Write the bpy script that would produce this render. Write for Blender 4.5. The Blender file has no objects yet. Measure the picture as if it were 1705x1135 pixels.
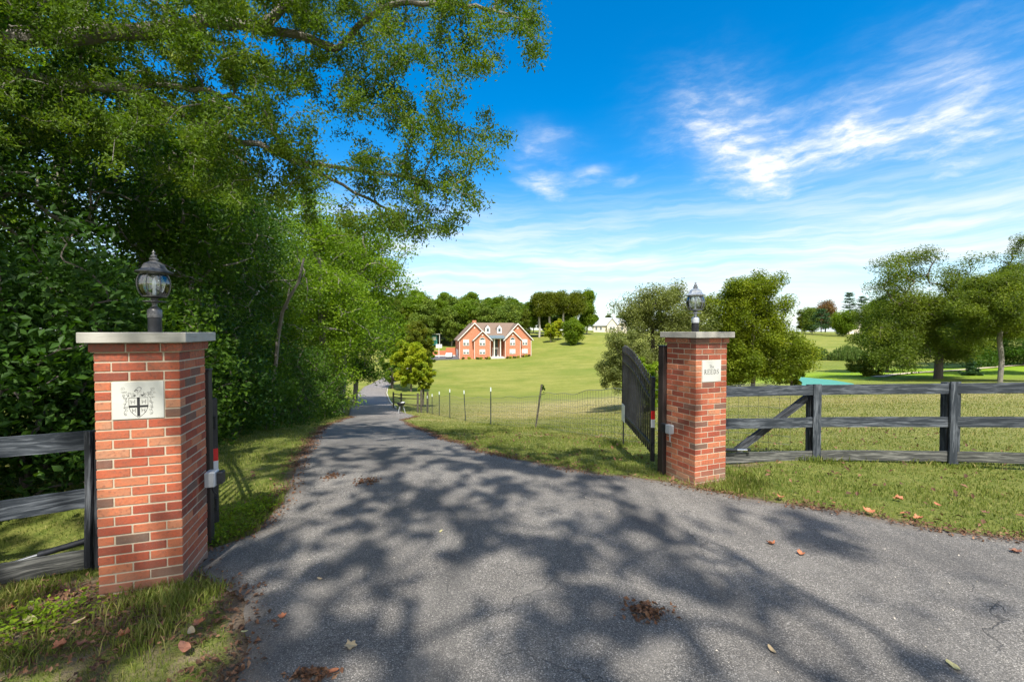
import bpy, bmesh, math, random
import numpy as np
from mathutils import Vector, Matrix, noise as mnoise

SC = bpy.context.scene
COL = SC.collection
F = 719.0; CX = 852.5; CY = 567.5; HC = 1.8
PITCH = math.radians(1.31)

# ---------------------------------------------------------------- camera
cam = bpy.data.cameras.new('camera'); cam.lens = F/1705*36; cam.sensor_width = 36
cam.clip_start = 0.05; cam.clip_end = 6000
co = bpy.data.objects.new('camera', cam); COL.objects.link(co)
co.location = (0, 0, HC); co.rotation_euler = (math.pi/2-PITCH, 0, 0)
SC.camera = co

# ---------------------------------------------------------------- light
SUN = Vector((0.10, -0.995, 0)).normalized()*math.cos(math.radians(56)); SUN.z = math.sin(math.radians(56))
sl = bpy.data.lights.new('sun', 'SUN'); sl.energy = 4.4; sl.angle = math.radians(0.55); sl.color = (1, .955, .87)
so = bpy.data.objects.new('sun', sl); COL.objects.link(so)
so.rotation_euler = SUN.to_track_quat('Z', 'Y').to_euler(); so.location = (0, -20, 40)
SC.view_settings.view_transform = 'Standard'; SC.view_settings.look = 'None'
SC.view_settings.exposure = 0.95; SC.view_settings.gamma = 1
SC.cycles.max_bounces = 7; SC.cycles.transparent_max_bounces = 8
SC.cycles.diffuse_bounces = 3; SC.cycles.transmission_bounces = 5; SC.cycles.glossy_bounces = 3
SC.cycles.use_adaptive_sampling = True; SC.cycles.adaptive_threshold = 0.02

# ---------------------------------------------------------------- node helper
class NT:
    def __init__(s, tree): s.t = tree; s.n = tree.nodes; s.l = tree.links
    def node(s, typ, **kw):
        n = s.n.new(typ)
        for k, v in kw.items(): setattr(n, k, v)
        return n
    def put(s, sock, v):
        if isinstance(v, bpy.types.NodeSocket): s.l.new(v, sock)
        elif v is not None:
            if hasattr(sock.default_value, '__len__'):
                v = tuple(v) if hasattr(v, '__len__') else (v, v, v)
                if len(sock.default_value) == 4 and len(v) == 3: v = v+(1,)
            sock.default_value = v
    def m(s, op, a, b=None, c=None, clamp=False):
        n = s.node('ShaderNodeMath', operation=op, use_clamp=clamp)
        s.put(n.inputs[0], a)
        if b is not None: s.put(n.inputs[1], b)
        if c is not None: s.put(n.inputs[2], c)
        return n.outputs[0]
    def mix(s, f, a, b, mode='MIX'):
        n = s.node('ShaderNodeMix', data_type='RGBA', blend_type=mode)
        s.put(n.inputs[0], f); s.put(n.inputs[6], a); s.put(n.inputs[7], b)
        return n.outputs[2]
    def noise(s, vec, scale, detail=3, rough=.55, dist=0, out=0):
        n = s.node('ShaderNodeTexNoise')
        if vec is not None: s.l.new(vec, n.inputs['Vector'])
        n.inputs['Scale'].default_value = scale; n.inputs['Detail'].default_value = detail
        n.inputs['Roughness'].default_value = rough; n.inputs['Distortion'].default_value = dist
        return n.outputs[out]
    def ramp(s, f, pts, interp='LINEAR'):
        n = s.node('ShaderNodeValToRGB'); s.put(n.inputs[0], f); n.color_ramp.interpolation = interp
        e = n.color_ramp.elements
        while len(e) < len(pts): e.new(.5)
        for el, (p, c) in zip(e, pts): el.position = p; el.color = (tuple(c)+(1,))[:4] if hasattr(c, '__len__') else (c, c, c, 1)
        return n.outputs[0]
    def sstep(s, x, a, b):
        n = s.node('ShaderNodeMapRange', interpolation_type='SMOOTHSTEP')
        s.put(n.inputs[0], x); n.inputs[1].default_value = a; n.inputs[2].default_value = b
        return n.outputs[0]
    def mapping(s, vec, scale=(1, 1, 1), rot=(0, 0, 0), loc=(0, 0, 0)):
        n = s.node('ShaderNodeMapping'); s.l.new(vec, n.inputs[0])
        n.inputs[1].default_value = loc; n.inputs[2].default_value = rot; n.inputs[3].default_value = scale
        return n.outputs[0]
    def bump(s, h, strength=.3, dist=.01):
        n = s.node('ShaderNodeBump'); n.inputs['Strength'].default_value = strength
        n.inputs['Distance'].default_value = dist; s.l.new(h, n.inputs['Height']); return n.outputs[0]

# ---------------------------------------------------------------- world
SKY_STRENGTH = 0.125
w = bpy.data.worlds.new('World'); SC.world = w; w.use_nodes = True
t = NT(w.node_tree); t.n.clear()
sky = t.node('ShaderNodeTexSky', sky_type='NISHITA'); sky.sun_disc = False
sky.sun_elevation = math.radians(56); sky.sun_rotation = math.atan2(SUN.x, SUN.y)
sky.air_density = 1.0; sky.dust_density = .6; sky.ozone_density = 2.2; sky.altitude = 200
tc = t.node('ShaderNodeTexCoord'); D = tc.outputs['Generated']
sp = t.node('ShaderNodeSeparateXYZ'); t.l.new(D, sp.inputs[0])
az = t.m('ARCTAN2', sp.outputs[0], sp.outputs[1]); el = t.m('ARCSINE', sp.outputs[2])
hs = t.node('ShaderNodeHueSaturation'); t.l.new(sky.outputs[0], hs.inputs['Color'])
hs.inputs['Hue'].default_value = .497; hs.inputs['Saturation'].default_value = 1.5; hs.inputs['Value'].default_value = 1.02
def azel(px, py):
    d = Vector(((px-CX)/F, math.cos(PITCH)+(CY-py)/F*math.sin(PITCH), -math.sin(PITCH)+(CY-py)/F*math.cos(PITCH))).normalized()
    return math.atan2(d.x, d.y), math.asin(d.z)
# wisps of cirrus: stretched noise, warped, gathered where the clouds stand in the sky
cv = t.node('ShaderNodeCombineXYZ'); t.put(cv.inputs[0], az); t.put(cv.inputs[1], el)
AE = cv.outputs[0]
warp = t.noise(AE, 3.5, 4, .6, 0, 1)
wv = t.node('ShaderNodeVectorMath', operation='MULTIPLY_ADD')
t.l.new(warp, wv.inputs[0]); wv.inputs[1].default_value = (.10, .06, 0); wv.inputs[2].default_value = (-.05, -.03, 0)
wa = t.node('ShaderNodeVectorMath', operation='ADD'); t.l.new(AE, wa.inputs[0]); t.l.new(wv.outputs[0], wa.inputs[1])
WA = wa.outputs[0]
wisp = t.noise(t.mapping(WA, (3.0, 9.0, 1), (0, 0, math.radians(8))), 2.4, 9, .62, 0)
fine = t.noise(t.mapping(WA, (5, 16, 1), (0, 0, math.radians(-22))), 2.6, 10, .66, 0)
wf = t.m('MULTIPLY', t.sstep(wisp, .34, .70), t.sstep(fine, .25, .70))
ws = t.node('ShaderNodeSeparateXYZ'); 
w2 = t.node('ShaderNodeVectorMath', operation='MULTIPLY_ADD'); t.l.new(warp, w2.inputs[0])
w2.inputs[1].default_value = (.16, .12, 0); w2.inputs[2].default_value = (-.08, -.06, 0)
w3 = t.node('ShaderNodeVectorMath', operation='ADD'); t.l.new(AE, w3.inputs[0]); t.l.new(w2.outputs[0], w3.inputs[1])
t.l.new(w3.outputs[0], ws.inputs[0])
total = None
def blob(x0, y0, x1, y1, wid, gain):
    global total
    a0, e0 = azel(x0, y0); a1, e1 = azel(x1, y1)
    ca, ce = (a0+a1)/2, (e0+e1)/2; L = math.hypot(a1-a0, e1-e0)/2+1e-3; th = math.atan2(e1-e0, a1-a0)
    dx = t.m('SUBTRACT', ws.outputs[0], ca); dy = t.m('SUBTRACT', ws.outputs[1], ce)
    u = t.m('MULTIPLY', t.m('ADD', t.m('MULTIPLY', dx, math.cos(th)), t.m('MULTIPLY', dy, math.sin(th))), 1/(L*1.15))
    v = t.m('MULTIPLY', t.m('SUBTRACT', t.m('MULTIPLY', dy, math.cos(th)), t.m('MULTIPLY', dx, math.sin(th))), F/wid)
    r2 = t.m('ADD', t.m('MULTIPLY', u, u), t.m('MULTIPLY', v, v))
    g = t.m('MULTIPLY', t.m('POWER', 2.718, t.m('MULTIPLY', r2, -1.1)), gain)
    total = g if total is None else t.m('ADD', total, g)
for b in [(1120, 195, 1290, 225, 55, 1.35), (1180, 285, 1440, 232, 42, 1.2), (1270, 270, 1290, 330, 36, .95), (1400, 215, 1490, 205, 28, 1.0),
          (1430, 245, 1780, 235, 42, 1.15), (1500, 120, 1640, 215, 70, .75), (870, 235, 950, 245, 22, .8),
          (870, 290, 950, 335, 26, 1.0), (955, 305, 1010, 292, 13, .9), (1020, 310, 1050, 305, 9, .8)]:
    blob(*b)
cl = t.m('MULTIPLY', total, t.m('ADD', t.m('MULTIPLY', wf, .85), .12), clamp=True)
# thin streaky veil that whitens towards the horizon
streak = t.noise(t.mapping(WA, (1.2, 15, 1), (0, 0, math.radians(-3))), 2.4, 8, .6, 0)
veil = t.m('MULTIPLY', t.m('SUBTRACT', 1, t.sstep(el, .12, .36)), t.m('ADD', t.m('MULTIPLY', t.sstep(streak, .36, .7), .72), .40), clamp=True)
low = t.m('MULTIPLY', t.m('SUBTRACT', 1, t.sstep(el, -.02, .22)), .5)
cover = t.m('MAXIMUM', t.m('MAXIMUM', cl, veil), low)
ac, ec = azel(1640, 335); an, en = azel(1700, 322)
cx_ = t.m('SUBTRACT', az, ac); cy_ = t.m('SUBTRACT', t.m('SUBTRACT', el, ec), t.m('MULTIPLY', cx_, (en-ec)/(an-ac)))
trail = t.m('MULTIPLY', t.m('SUBTRACT', 1, t.sstep(t.m('ABSOLUTE', cy_), .0005, .004)), t.m('SUBTRACT', 1, t.sstep(t.m('ABSOLUTE', cx_), .03, .07)))
cover = t.m('MAXIMUM', cover, t.m('MULTIPLY', trail, .45))
behind = t.m('MULTIPLY', t.sstep(t.m('MULTIPLY', sp.outputs[1], -1), -.15, .5), .85)  # unseen cloud added behind the camera as neutral fill light
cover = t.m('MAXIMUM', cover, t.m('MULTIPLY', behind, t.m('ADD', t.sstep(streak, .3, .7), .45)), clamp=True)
CW = 0.58/SKY_STRENGTH
ccol = t.mix(t.sstep(el, 0, .5), (CW*.87, CW*.96, CW*1.0), (CW*.95, CW*.98, CW*1.0))
ccol = t.mix(t.sstep(t.m('MULTIPLY', sp.outputs[1], -1), -.1, .4), ccol, (CW*1.5, CW*1.45, CW*1.36))  # that added cloud is brightened to lift the shade
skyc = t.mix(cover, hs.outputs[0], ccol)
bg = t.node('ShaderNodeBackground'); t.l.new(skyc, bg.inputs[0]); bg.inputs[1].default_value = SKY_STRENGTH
wo = t.node('ShaderNodeOutputWorld'); t.l.new(bg.outputs[0], wo.inputs[0])

# ---------------------------------------------------------------- terrain profile (distance, pixel-free heights)
def Zc(y, Z): return HC-(y-551)*Z/F
COLS = {
 -62: [(2, 0), (4, -.03), (6, -.12), (10, -.4), (20, -1.2), (60, -3), (200, -1), (900, 2)],
 -50: [(3, 0), (5, -.05), (8, -.3), (17, -1.2), (40, -3.6), (80, -4), (200, 0), (900, 2)],
 -35: [(3, 0), (5, -.04), (8, -.3), (12, -.9), (18.4, -1.95), (28, -3.4), (45, -5.2), (75, -6.3), (120, -6), (200, -1), (900, 3)],
 -17: [(4, 0), (6, -.05), (7.7, -.25), (11.7, -.92), (18.4, -1.95), (24, -2.9), (30, -3.9), (45, -5.6), (75, -7.4), (105, -7.4), (128, -6.65), (150, -6.0), (175, -4), (230, 1.5), (900, 3)],
 -7: [(4, -.0), (6, -.06), (8, -.3), (11.7, -.95), (17.6, -2.05), (24, -2.9), (30, -3.9), (45, -5.7), (64, -7.4), (100, -7.4), (126, -6.62), (150, -6.2), (165, -5.2), (180, -3), (230, 2), (900, 3)],
 1: [(4, -.01), (6, -.06), (8, -.3), (11, -.8), (14, -1.4), (20, -2.4), (30, -3.9), (45, -5.8), (64, -7.4), (100, -7.4), (126, -6.6), (142, -6.0), (160, -3.9), (180, -1.2), (230, 2.4), (900, 3)],
 5: [(4, -.01), (6, -.06), (9, -.45), (14, -1.35), (20, -2.3), (30, -3.8), (45, -5.7), (64, -7.3), (100, -7.0), (135, -5.2), (160, Zc(570, 160)), (175, Zc(561, 175)), (230, 2.2), (900, 3)],
 10: [(4, -.01), (6, -.06), (9, -.5), (14, -1.3), (20, -2.2), (30, -3.7), (45, -5.5), (64, -7.0), (100, -6.6), (135, Zc(585, 135)), (175, Zc(558, 175)), (215, 1.4), (300, 2.4), (900, 3)],
 16: [(5, -.04), (6, -.1), (9, -.5), (14, -1.2), (20, -2.0), (30, -3.3), (45, -5), (64, -6.3), (100, -6), (150, -3), (215, 1), (900, 2)],
 27: [(5, -.07), (7, -.2), (14, -.9), (20, -1.6), (32, -2.8), (60, -4.5), (120, -5), (300, 0), (900, 2)],
 37: [(4.5, -.04), (6.6, -.18), (14, -.7), (20, -1.4), (35, -2.9), (45, -3.2), (60, Zc(620, 60)), (80, Zc(604, 80)), (120, Zc(590, 120)), (200, Zc(572, 200)), (300, Zc(556, 300)), (900, 0)],
 45: [(4, -.02), (6.3, -.18), (14, -.6), (20, -1.2), (40, Zc(633, 40)), (60, Zc(614, 60)), (100, Zc(590, 100)), (300, -2), (900, 0)],
 50: [(4, 0), (6, -.15), (14, -.6), (20, -1.1), (40, Zc(632, 40)), (60, Zc(605, 60)), (100, Zc(580, 100)), (300, 0), (900, 0)],
 62: [(4, 0), (6, -.1), (14, -.5), (40, -2.2), (60, -2), (300, 1), (900, 1)],
}
NT_, NR_ = 361, 240
R0, R1 = 1.0, 1500.0
tabr = np.exp(np.linspace(math.log(R0), math.log(R1), NR_))
angs = sorted(COLS)
prof = []
for a in angs:
    c = math.cos(math.radians(a))
    pts = [(R0, COLS[a][0][1]*0)]+[(z/c, h) for z, h in COLS[a]]
    prof.append(np.interp(np.log(tabr), [math.log(p[0]) for p in pts], [p[1] for p in pts]))
prof = np.array(prof)
tabt = np.linspace(-180, 180, NT_)
TAB = np.zeros((NT_, NR_))
for j in range(NR_):
    v = np.interp(np.clip(tabt, -62, 62), angs, prof[:, j])
    fade = np.clip((np.abs(tabt)-62)/50, 0, 1); fade = fade*fade*(3-2*fade)
    TAB[:, j] = v*(1-fade)
def blur(A, k, axis):
    ker = np.exp(-np.linspace(-2, 2, 2*k+1)**2); ker /= ker.sum()
    P = np.pad(A, [(k, k) if i == axis else (0, 0) for i in range(2)], mode='edge')
    out = np.zeros_like(A)
    for i, wgt in enumerate(ker):
        sl_ = [slice(None)]*2; sl_[axis] = slice(i, i+A.shape[axis]); out += wgt*P[tuple(sl_)]
    return out
TAB = blur(blur(TAB, 4, 1), 3, 0)
def H(x, y):
    x = np.asarray(x, float); y = np.asarray(y, float)
    r = np.maximum(np.hypot(x, y), R0); th = np.degrees(np.arctan2(x, y))
    fi = (th+180)/360*(NT_-1); fj = np.log(r/R0)/math.log(R1/R0)*(NR_-1)
    fi = np.clip(fi, 0, NT_-1.001); fj = np.clip(fj, 0, NR_-1.001)
    i = fi.astype(int); j = fj.astype(int); a = fi-i; b = fj-j
    v = TAB[i, j]*(1-a)*(1-b)+TAB[i+1, j]*a*(1-b)+TAB[i, j+1]*(1-a)*b+TAB[i+1, j+1]*a*b
    v = v-.30*np.exp(-((x+4.8)/2.2)**2-((y-3.9)/1.0)**2)
    return v
def ray(px, py):
    dx = (px-CX)/F; dy = (CY-py)/F
    return np.array([dx, math.cos(PITCH)+dy*math.sin(PITCH), -math.sin(PITCH)+dy*math.cos(PITCH)])
def ground_at(px, py, zmax=400):
    d = ray(px, py); d = d/d[1]
    Z = np.exp(np.linspace(math.log(1.2), math.log(zmax), 4000))
    g = H(d[0]*Z, Z)-(HC+d[2]*Z)
    k = np.argmax(g > 0)
    if g[k] <= 0: k = len(Z)-1
    return float(d[0]*Z[k]), float(Z[k])
def at(px, py, Z):
    d = ray(px, py); d = d/d[1]*Z
    return np.array([d[0], Z, HC+d[2]])

# ---------------------------------------------------------------- object helpers
def tag(o, label=None, cat=None, group=None, kind=None):
    if label: o['label'] = label
    if cat: o['category'] = cat
    if group: o['group'] = group
    if kind: o['kind'] = kind
    return o
def thing(name, label, cat, loc=(0, 0, 0), rz=0, group=None):
    o = bpy.data.objects.new(name, None); COL.objects.link(o); o.empty_display_size = .2
    o.location = loc; o.rotation_euler = (0, 0, rz); return tag(o, label, cat, group)
def npmesh(name, V, Fq, mats, parent=None, attrs=None, mi=None, smooth=False):
    """V (n,3); Fq: array (m,k) or list of such arrays"""
    V = np.ascontiguousarray(V, dtype=np.float32)
    if isinstance(Fq, np.ndarray): Fq = [Fq]
    Fq = [np.asarray(f, dtype=np.int32) for f in Fq if len(f)]
    me = bpy.data.meshes.new(name)
    me.vertices.add(len(V)); me.vertices.foreach_set('co', V.ravel())
    nl = sum(f.size for f in Fq); nf = sum(len(f) for f in Fq)
    me.loops.add(nl); me.loops.foreach_set('vertex_index', np.concatenate([f.ravel() for f in Fq]))
    me.polygons.add(nf)
    starts = []; s = 0
    for f in Fq:
        starts.append(s+np.arange(len(f))*f.shape[1]); s += f.size
    me.polygons.foreach_set('loop_start', np.concatenate(starts).astype(np.int32))
    if mi is not None: me.polygons.foreach_set('material_index', np.asarray(mi, dtype=np.int32))
    me.polygons.foreach_set('use_smooth', np.full(nf, bool(smooth)))
    me.update(calc_edges=True)
    for m in (mats if isinstance(mats, (list, tuple)) else [mats]): me.materials.append(m)
    for k, v in (attrs or {}).items():
        a = me.attributes.new(k, 'FLOAT', 'POINT'); a.data.foreach_set('value', np.asarray(v, dtype=np.float32))
    o = bpy.data.objects.new(name, me); COL.objects.link(o)
    if parent is not None: o.parent = parent
    return o
def rotz(a): c, s = math.cos(a), math.sin(a); return np.array([[c, -s, 0], [s, c, 0], [0, 0, 1.]])
def frame(d):
    d = np.asarray(d, float); d = d/np.linalg.norm(d)
    u = np.cross([0, 0, 1.], d)
    if np.linalg.norm(u) < 1e-3: u = np.array([1., 0, 0])
    u /= np.linalg.norm(u); return d, u, np.cross(d, u)
class MB:
    def __init__(s): s.V = []; s.Q = []; s.T = []; s.n = 0; s.A = []; s.P = []; s.X = np.eye(3); s.o = np.zeros(3)
    def add(s, V, Q=(), T=(), P=(), tint=.5):
        V = np.asarray(V, float)@s.X.T+s.o
        s.V.append(V); s.A.append(np.full(len(V), tint) if np.isscalar(tint) else tint)
        if len(Q): s.Q.append(np.asarray(Q)+s.n)
        if len(T): s.T.append(np.asarray(T)+s.n)
        for p in P: s.P.append(np.asarray([p])+s.n)
        s.n += len(V); return s
    def box(s, x0, x1, y0, y1, z0, z1, ch=0, tint=.5, R=None, c=None):
        if ch <= 0:
            V = np.array([(x, y, z) for z in (z0, z1) for y in (y0, y1) for x in (x0, x1)], float)
            Q = [(0, 2, 3, 1), (4, 5, 7, 6), (0, 1, 5, 4), (2, 6, 7, 3), (0, 4, 6, 2), (1, 3, 7, 5)]; T = []
        else:
            V = []; idx = {}
            X = (x0, x1); Y = (y0, y1); Z = (z0, z1)
            for i in (0, 1):
                for j in (0, 1):
                    for k in (0, 1):
                        for ax in range(3):
                            p = [X[i]+(ch if i == 0 else -ch)*(ax != 0), Y[j]+(ch if j == 0 else -ch)*(ax != 1), Z[k]+(ch if k == 0 else -ch)*(ax != 2)]
                            idx[i, j, k, ax] = len(V); V.append(p)
            g = lambda i, j, k, a: idx[i, j, k, a]
            Q = [[g(0, 0, 0, 0), g(0, 0, 1, 0), g(0, 1, 1, 0), g(0, 1, 0, 0)], [g(1, 0, 0, 0), g(1, 1, 0, 0), g(1, 1, 1, 0), g(1, 0, 1, 0)],
                 [g(0, 0, 0, 1), g(1, 0, 0, 1), g(1, 0, 1, 1), g(0, 0, 1, 1)], [g(0, 1, 0, 1), g(0, 1, 1, 1), g(1, 1, 1, 1), g(1, 1, 0, 1)],
                 [g(0, 0, 0, 2), g(0, 1, 0, 2), g(1, 1, 0, 2), g(1, 0, 0, 2)], [g(0, 0, 1, 2), g(1, 0, 1, 2), g(1, 1, 1, 2), g(0, 1, 1, 2)]]
            for a in (0, 1):
                for b in (0, 1):
                    Q.append([g(a, b, 0, 0), g(a, b, 1, 0), g(a, b, 1, 1), g(a, b, 0, 1)])
                    Q.append([g(a, 0, b, 0), g(a, 1, b, 0), g(a, 1, b, 2), g(a, 0, b, 2)])
                    Q.append([g(0, a, b, 1), g(1, a, b, 1), g(1, a, b, 2), g(0, a, b, 2)])
            T = [[g(i, j, k, 0), g(i, j, k, 1), g(i, j, k, 2)] for i in (0, 1) for j in (0, 1) for k in (0, 1)]
            V = np.array(V)
        if R is not None:
            V = (V-(np.zeros(3) if c is None else c))@R.T+(np.zeros(3) if c is None else c)
        return s.add(V, Q, T, tint=tint)
    def tube(s, pts, rad, sides=6, cap=True, tint=.5, jit=0):
        pts = np.asarray(pts, float); n = len(pts)
        rad = np.full(n, rad) if np.isscalar(rad) else np.asarray(rad, float)
        tg = np.gradient(pts, axis=0) if n > 2 else np.repeat((pts[1:]-pts[:1]), 2, 0)
        tg /= np.linalg.norm(tg, axis=1)[:, None]+1e-9
        ref = np.array([0, 0, 1.]) if abs(tg[0][2]) < .9 else np.array([1., 0, 0])
        U = np.cross(ref, tg[0]); U /= np.linalg.norm(U)
        an = np.arange(sides)/sides*2*math.pi+math.pi/4*(sides == 4); rings = []
        for i in range(n):
            U = U-tg[i]*np.dot(U, tg[i]); U /= np.linalg.norm(U)+1e-9
            W = np.cross(tg[i], U)
            rings.append(pts[i]+rad[i]*(np.cos(an)[:, None]*U+np.sin(an)[:, None]*W))
        V = np.concatenate(rings)
        k = np.arange(sides); k2 = (k+1) % sides
        Q = np.concatenate([np.stack([i*sides+k, i*sides+k2, (i+1)*sides+k2, (i+1)*sides+k], 1) for i in range(n-1)])
        P = [list(range(sides))[::-1], [(n-1)*sides+i for i in range(sides)]] if cap else []
        return s.add(V, Q, P=P, tint=tint)
    def lathe(s, prof_, sides=24, tint=.5, cap=True, c=(0, 0, 0), rot=0):
        an = np.arange(sides)/sides*2*math.pi+rot
        V = np.concatenate([np.stack([c[0]+r*np.cos(an), c[1]+r*np.sin(an), np.full(sides, c[2]+z)], 1) for r, z in prof_])
        n = len(prof_); k = np.arange(sides); k2 = (k+1) % sides
        Q = np.concatenate([np.stack([i*sides+k, i*sides+k2, (i+1)*sides+k2, (i+1)*sides+k], 1) for i in range(n-1)])
        P = [list(range(sides))[::-1], [(n-1)*sides+i for i in range(sides)]] if cap else []
        return s.add(V, Q, P=P, tint=tint)
    def prism(s, poly, y0, y1, tint=.5, plane='xz'):
        """polygon in xz (or xy) extruded along the remaining axis; poly counter-clockwise"""
        n = len(poly)
        if plane == 'xz': V = [(x, y0, z) for x, z in poly]+[(x, y1, z) for x, z in poly]
        elif plane == 'yz': V = [(y0, x, z) for x, z in poly]+[(y1, x, z) for x, z in poly]
        else: V = [(x, z, y0) for x, z in poly]+[(x, z, y1) for x, z in poly]
        Q = [(i, (i+1) % n, n+(i+1) % n, n+i) for i in range(n)]
        return s.add(V, Q, P=[list(range(n))[::-1], list(range(n, 2*n))], tint=tint)
    def blob(s, c, r, seed=0, amp=.25, n=10, tint=.5):
        V = []; rnd = np.random.RandomState(seed); ph = rnd.rand(6)*6.28
        for i in range(n+1):
            for j in range(2*n):
                a = math.pi*i/n; b = math.pi*j/n
                k = 1+amp*(math.sin(3*b+ph[0]+2*a)*.5+math.sin(5*a+ph[1])*.3+math.sin(4*b-3*a+ph[2])*.3)
                V.append((c[0]+r[0]*k*math.sin(a)*math.cos(b), c[1]+r[1]*k*math.sin(a)*math.sin(b), c[2]+r[2]*k*math.cos(a)))
        Q = [(i*2*n+j, (i+1)*2*n+j, (i+1)*2*n+(j+1) % (2*n), i*2*n+(j+1) % (2*n)) for i in range(n) for j in range(2*n)]
        return s.add(V, Q, tint=tint)
    def build(s, name, mat, parent=None, smooth=False, label=None):
        by = {}
        for L in (s.Q, s.T, s.P):
            for f in L: by.setdefault(f.shape[1], []).append(f)
        o = npmesh(name, np.concatenate(s.V), [np.concatenate(v) for v in by.values()], mat, parent, {'tint': np.concatenate(s.A)}, smooth=smooth)
        if smooth: 
            try: o.data.set_sharp_from_angle(angle=math.radians(38))
            except Exception: pass
        if label: o['label'] = label
        return o
def copy_tree(o, parent=None):
    c = o.copy(); COL.objects.link(c)
    if parent is not None: c.parent = parent
    for ch in list(o.children): copy_tree(ch, c)
    return c

# ---------------------------------------------------------------- materials
def newmat(name):
    m = bpy.data.materials.new(name); m.use_nodes = True; t = NT(m.node_tree); t.n.clear()
    out = t.node('ShaderNodeOutputMaterial'); b = t.node('ShaderNodeBsdfPrincipled'); t.l.new(b.outputs[0], out.inputs[0])
    t.b = b; t.out = out
    t.obj = t.node('ShaderNodeTexCoord').outputs['Object']
    return m, t
def attr(t, name):
    n = t.node('ShaderNodeAttribute', attribute_name=name); return n.outputs['Fac']
def simple(name, col, rough=.6, metal=0, var=.15, scale=8, bump=0, bdist=.01, spec=.5):
    m, t = newmat(name)
    n = t.noise(t.obj, scale, 5, .6)
    c = t.mix(n, tuple(x*(1-var) for x in col), tuple(min(1, x*(1+var)) for x in col))
    t.l.new(c, t.b.inputs['Base Color']); t.b.inputs['Roughness'].default_value = rough; t.b.inputs['Metallic'].default_value = metal
    t.b.inputs['Specular IOR Level'].default_value = spec
    if bump: t.l.new(t.bump(t.noise(t.obj, scale*6, 4, .6), bump, bdist), t.b.inputs['Normal'])
    return m
def leafmat(name, cols, transl=.38, tcol=None, rough=.55, spec=.22):
    m, t = newmat(name)
    tn = attr(t, 'tint')
    n = t.noise(t.obj, .55, 2, .5)
    f = t.m('ADD', t.m('MULTIPLY', tn, .75), t.m('MULTIPLY', n, .35), clamp=True)
    c = t.ramp(f, [(i/(len(cols)-1), col) for i, col in enumerate(cols)])
    t.l.new(c, t.b.inputs['Base Color']); t.b.inputs['Roughness'].default_value = rough
    t.b.inputs['Specular IOR Level'].default_value = spec
    tr = t.node('ShaderNodeBsdfTranslucent')
    tc_ = t.mix(1, c, tcol or (1.7, 1.75, .55), 'MULTIPLY'); t.l.new(tc_, tr.inputs[0])
    mx = t.node('ShaderNodeMixShader'); mx.inputs[0].default_value = transl
    t.l.new(t.b.outputs[0], mx.inputs[1]); t.l.new(tr.outputs[0], mx.inputs[2]); t.l.new(mx.outputs[0], t.out.inputs[0])
    return m
M = {}
M['leaf_dark'] = leafmat('leaf_dark', [(0.02, 0.0517, 0.0056), (0.035, 0.0862, 0.0084), (0.0562, 0.1207, 0.0112), (0.0938, 0.1552, 0.014)], .34, rough=.5)
M['leaf_mid'] = leafmat('leaf_mid', [(0.052, 0.098, 0.0063), (0.0902, 0.1502, 0.0091), (0.1401, 0.2056, 0.0126), (0.2401, 0.2609, 0.0168)], .4)
M['leaf_olive'] = leafmat('leaf_olive', [(0.0605, 0.0842, 0.0096), (0.0937, 0.1236, 0.0128), (0.1361, 0.1615, 0.016), (0.2268, 0.2106, 0.024)], .42)
M['leaf_yellow'] = leafmat('leaf_yellow', [(0.119, 0.1857, 0.0098), (0.204, 0.2655, 0.014), (0.323, 0.354, 0.0196), (0.51, 0.4602, 0.028)], .35)
M['leaf_bright'] = leafmat('leaf_bright', [(0.0675, 0.1283, 0.007), (0.12, 0.1958, 0.0098), (0.18, 0.2565, 0.0126), (0.27, 0.3105, 0.0175)], .4)
M['leaf_grey'] = leafmat('leaf_grey', [(0.0731, 0.1014, 0.028), (0.1137, 0.1404, 0.038), (0.1625, 0.1872, 0.05), (0.2438, 0.2496, 0.08)], .3)
M['leaf_far'] = leafmat('leaf_far', [(0.0506, 0.0906, 0.0144), (0.0874, 0.1409, 0.0192), (0.138, 0.1912, 0.024), (0.23, 0.2516, 0.0336)], .25)
M['leaf_red'] = leafmat('leaf_red', [(.07, .065, .02), (.13, .08, .03), (.18, .10, .045), (.11, .12, .03)], .3)
M['needle'] = leafmat('needle', [(0.0195, 0.0585, 0.0242), (0.0325, 0.0845, 0.033), (0.052, 0.1105, 0.0385), (0.078, 0.13, 0.0385)], .15)
M['willow'] = leafmat('willow', [(0.06, 0.108, 0.025), (0.084, 0.144, 0.03), (0.12, 0.18, 0.035), (0.156, 0.204, 0.045)], .3)
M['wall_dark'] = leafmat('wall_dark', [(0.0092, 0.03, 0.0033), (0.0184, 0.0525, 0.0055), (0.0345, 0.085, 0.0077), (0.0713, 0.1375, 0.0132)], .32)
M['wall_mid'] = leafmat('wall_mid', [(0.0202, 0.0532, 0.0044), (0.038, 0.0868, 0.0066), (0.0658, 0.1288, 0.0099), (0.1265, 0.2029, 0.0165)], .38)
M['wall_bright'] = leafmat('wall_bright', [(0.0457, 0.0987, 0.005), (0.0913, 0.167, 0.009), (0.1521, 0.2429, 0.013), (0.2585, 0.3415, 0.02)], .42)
M['leaf_over'] = leafmat('leaf_over', [(0.0325, 0.0721, 0.006), (0.0606, 0.1178, 0.01), (0.1082, 0.1682, 0.014), (0.2381, 0.2644, 0.028)], .42)
M['maple'] = leafmat('maple', [(0.0429, 0.0757, 0.005), (0.093, 0.1375, 0.008), (0.1645, 0.2063, 0.012), (0.286, 0.3025, 0.02)], .36)
M['bark'] = simple('bark', (.095, .078, .062), .9, var=.45, scale=5, bump=.9, bdist=.03)
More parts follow.
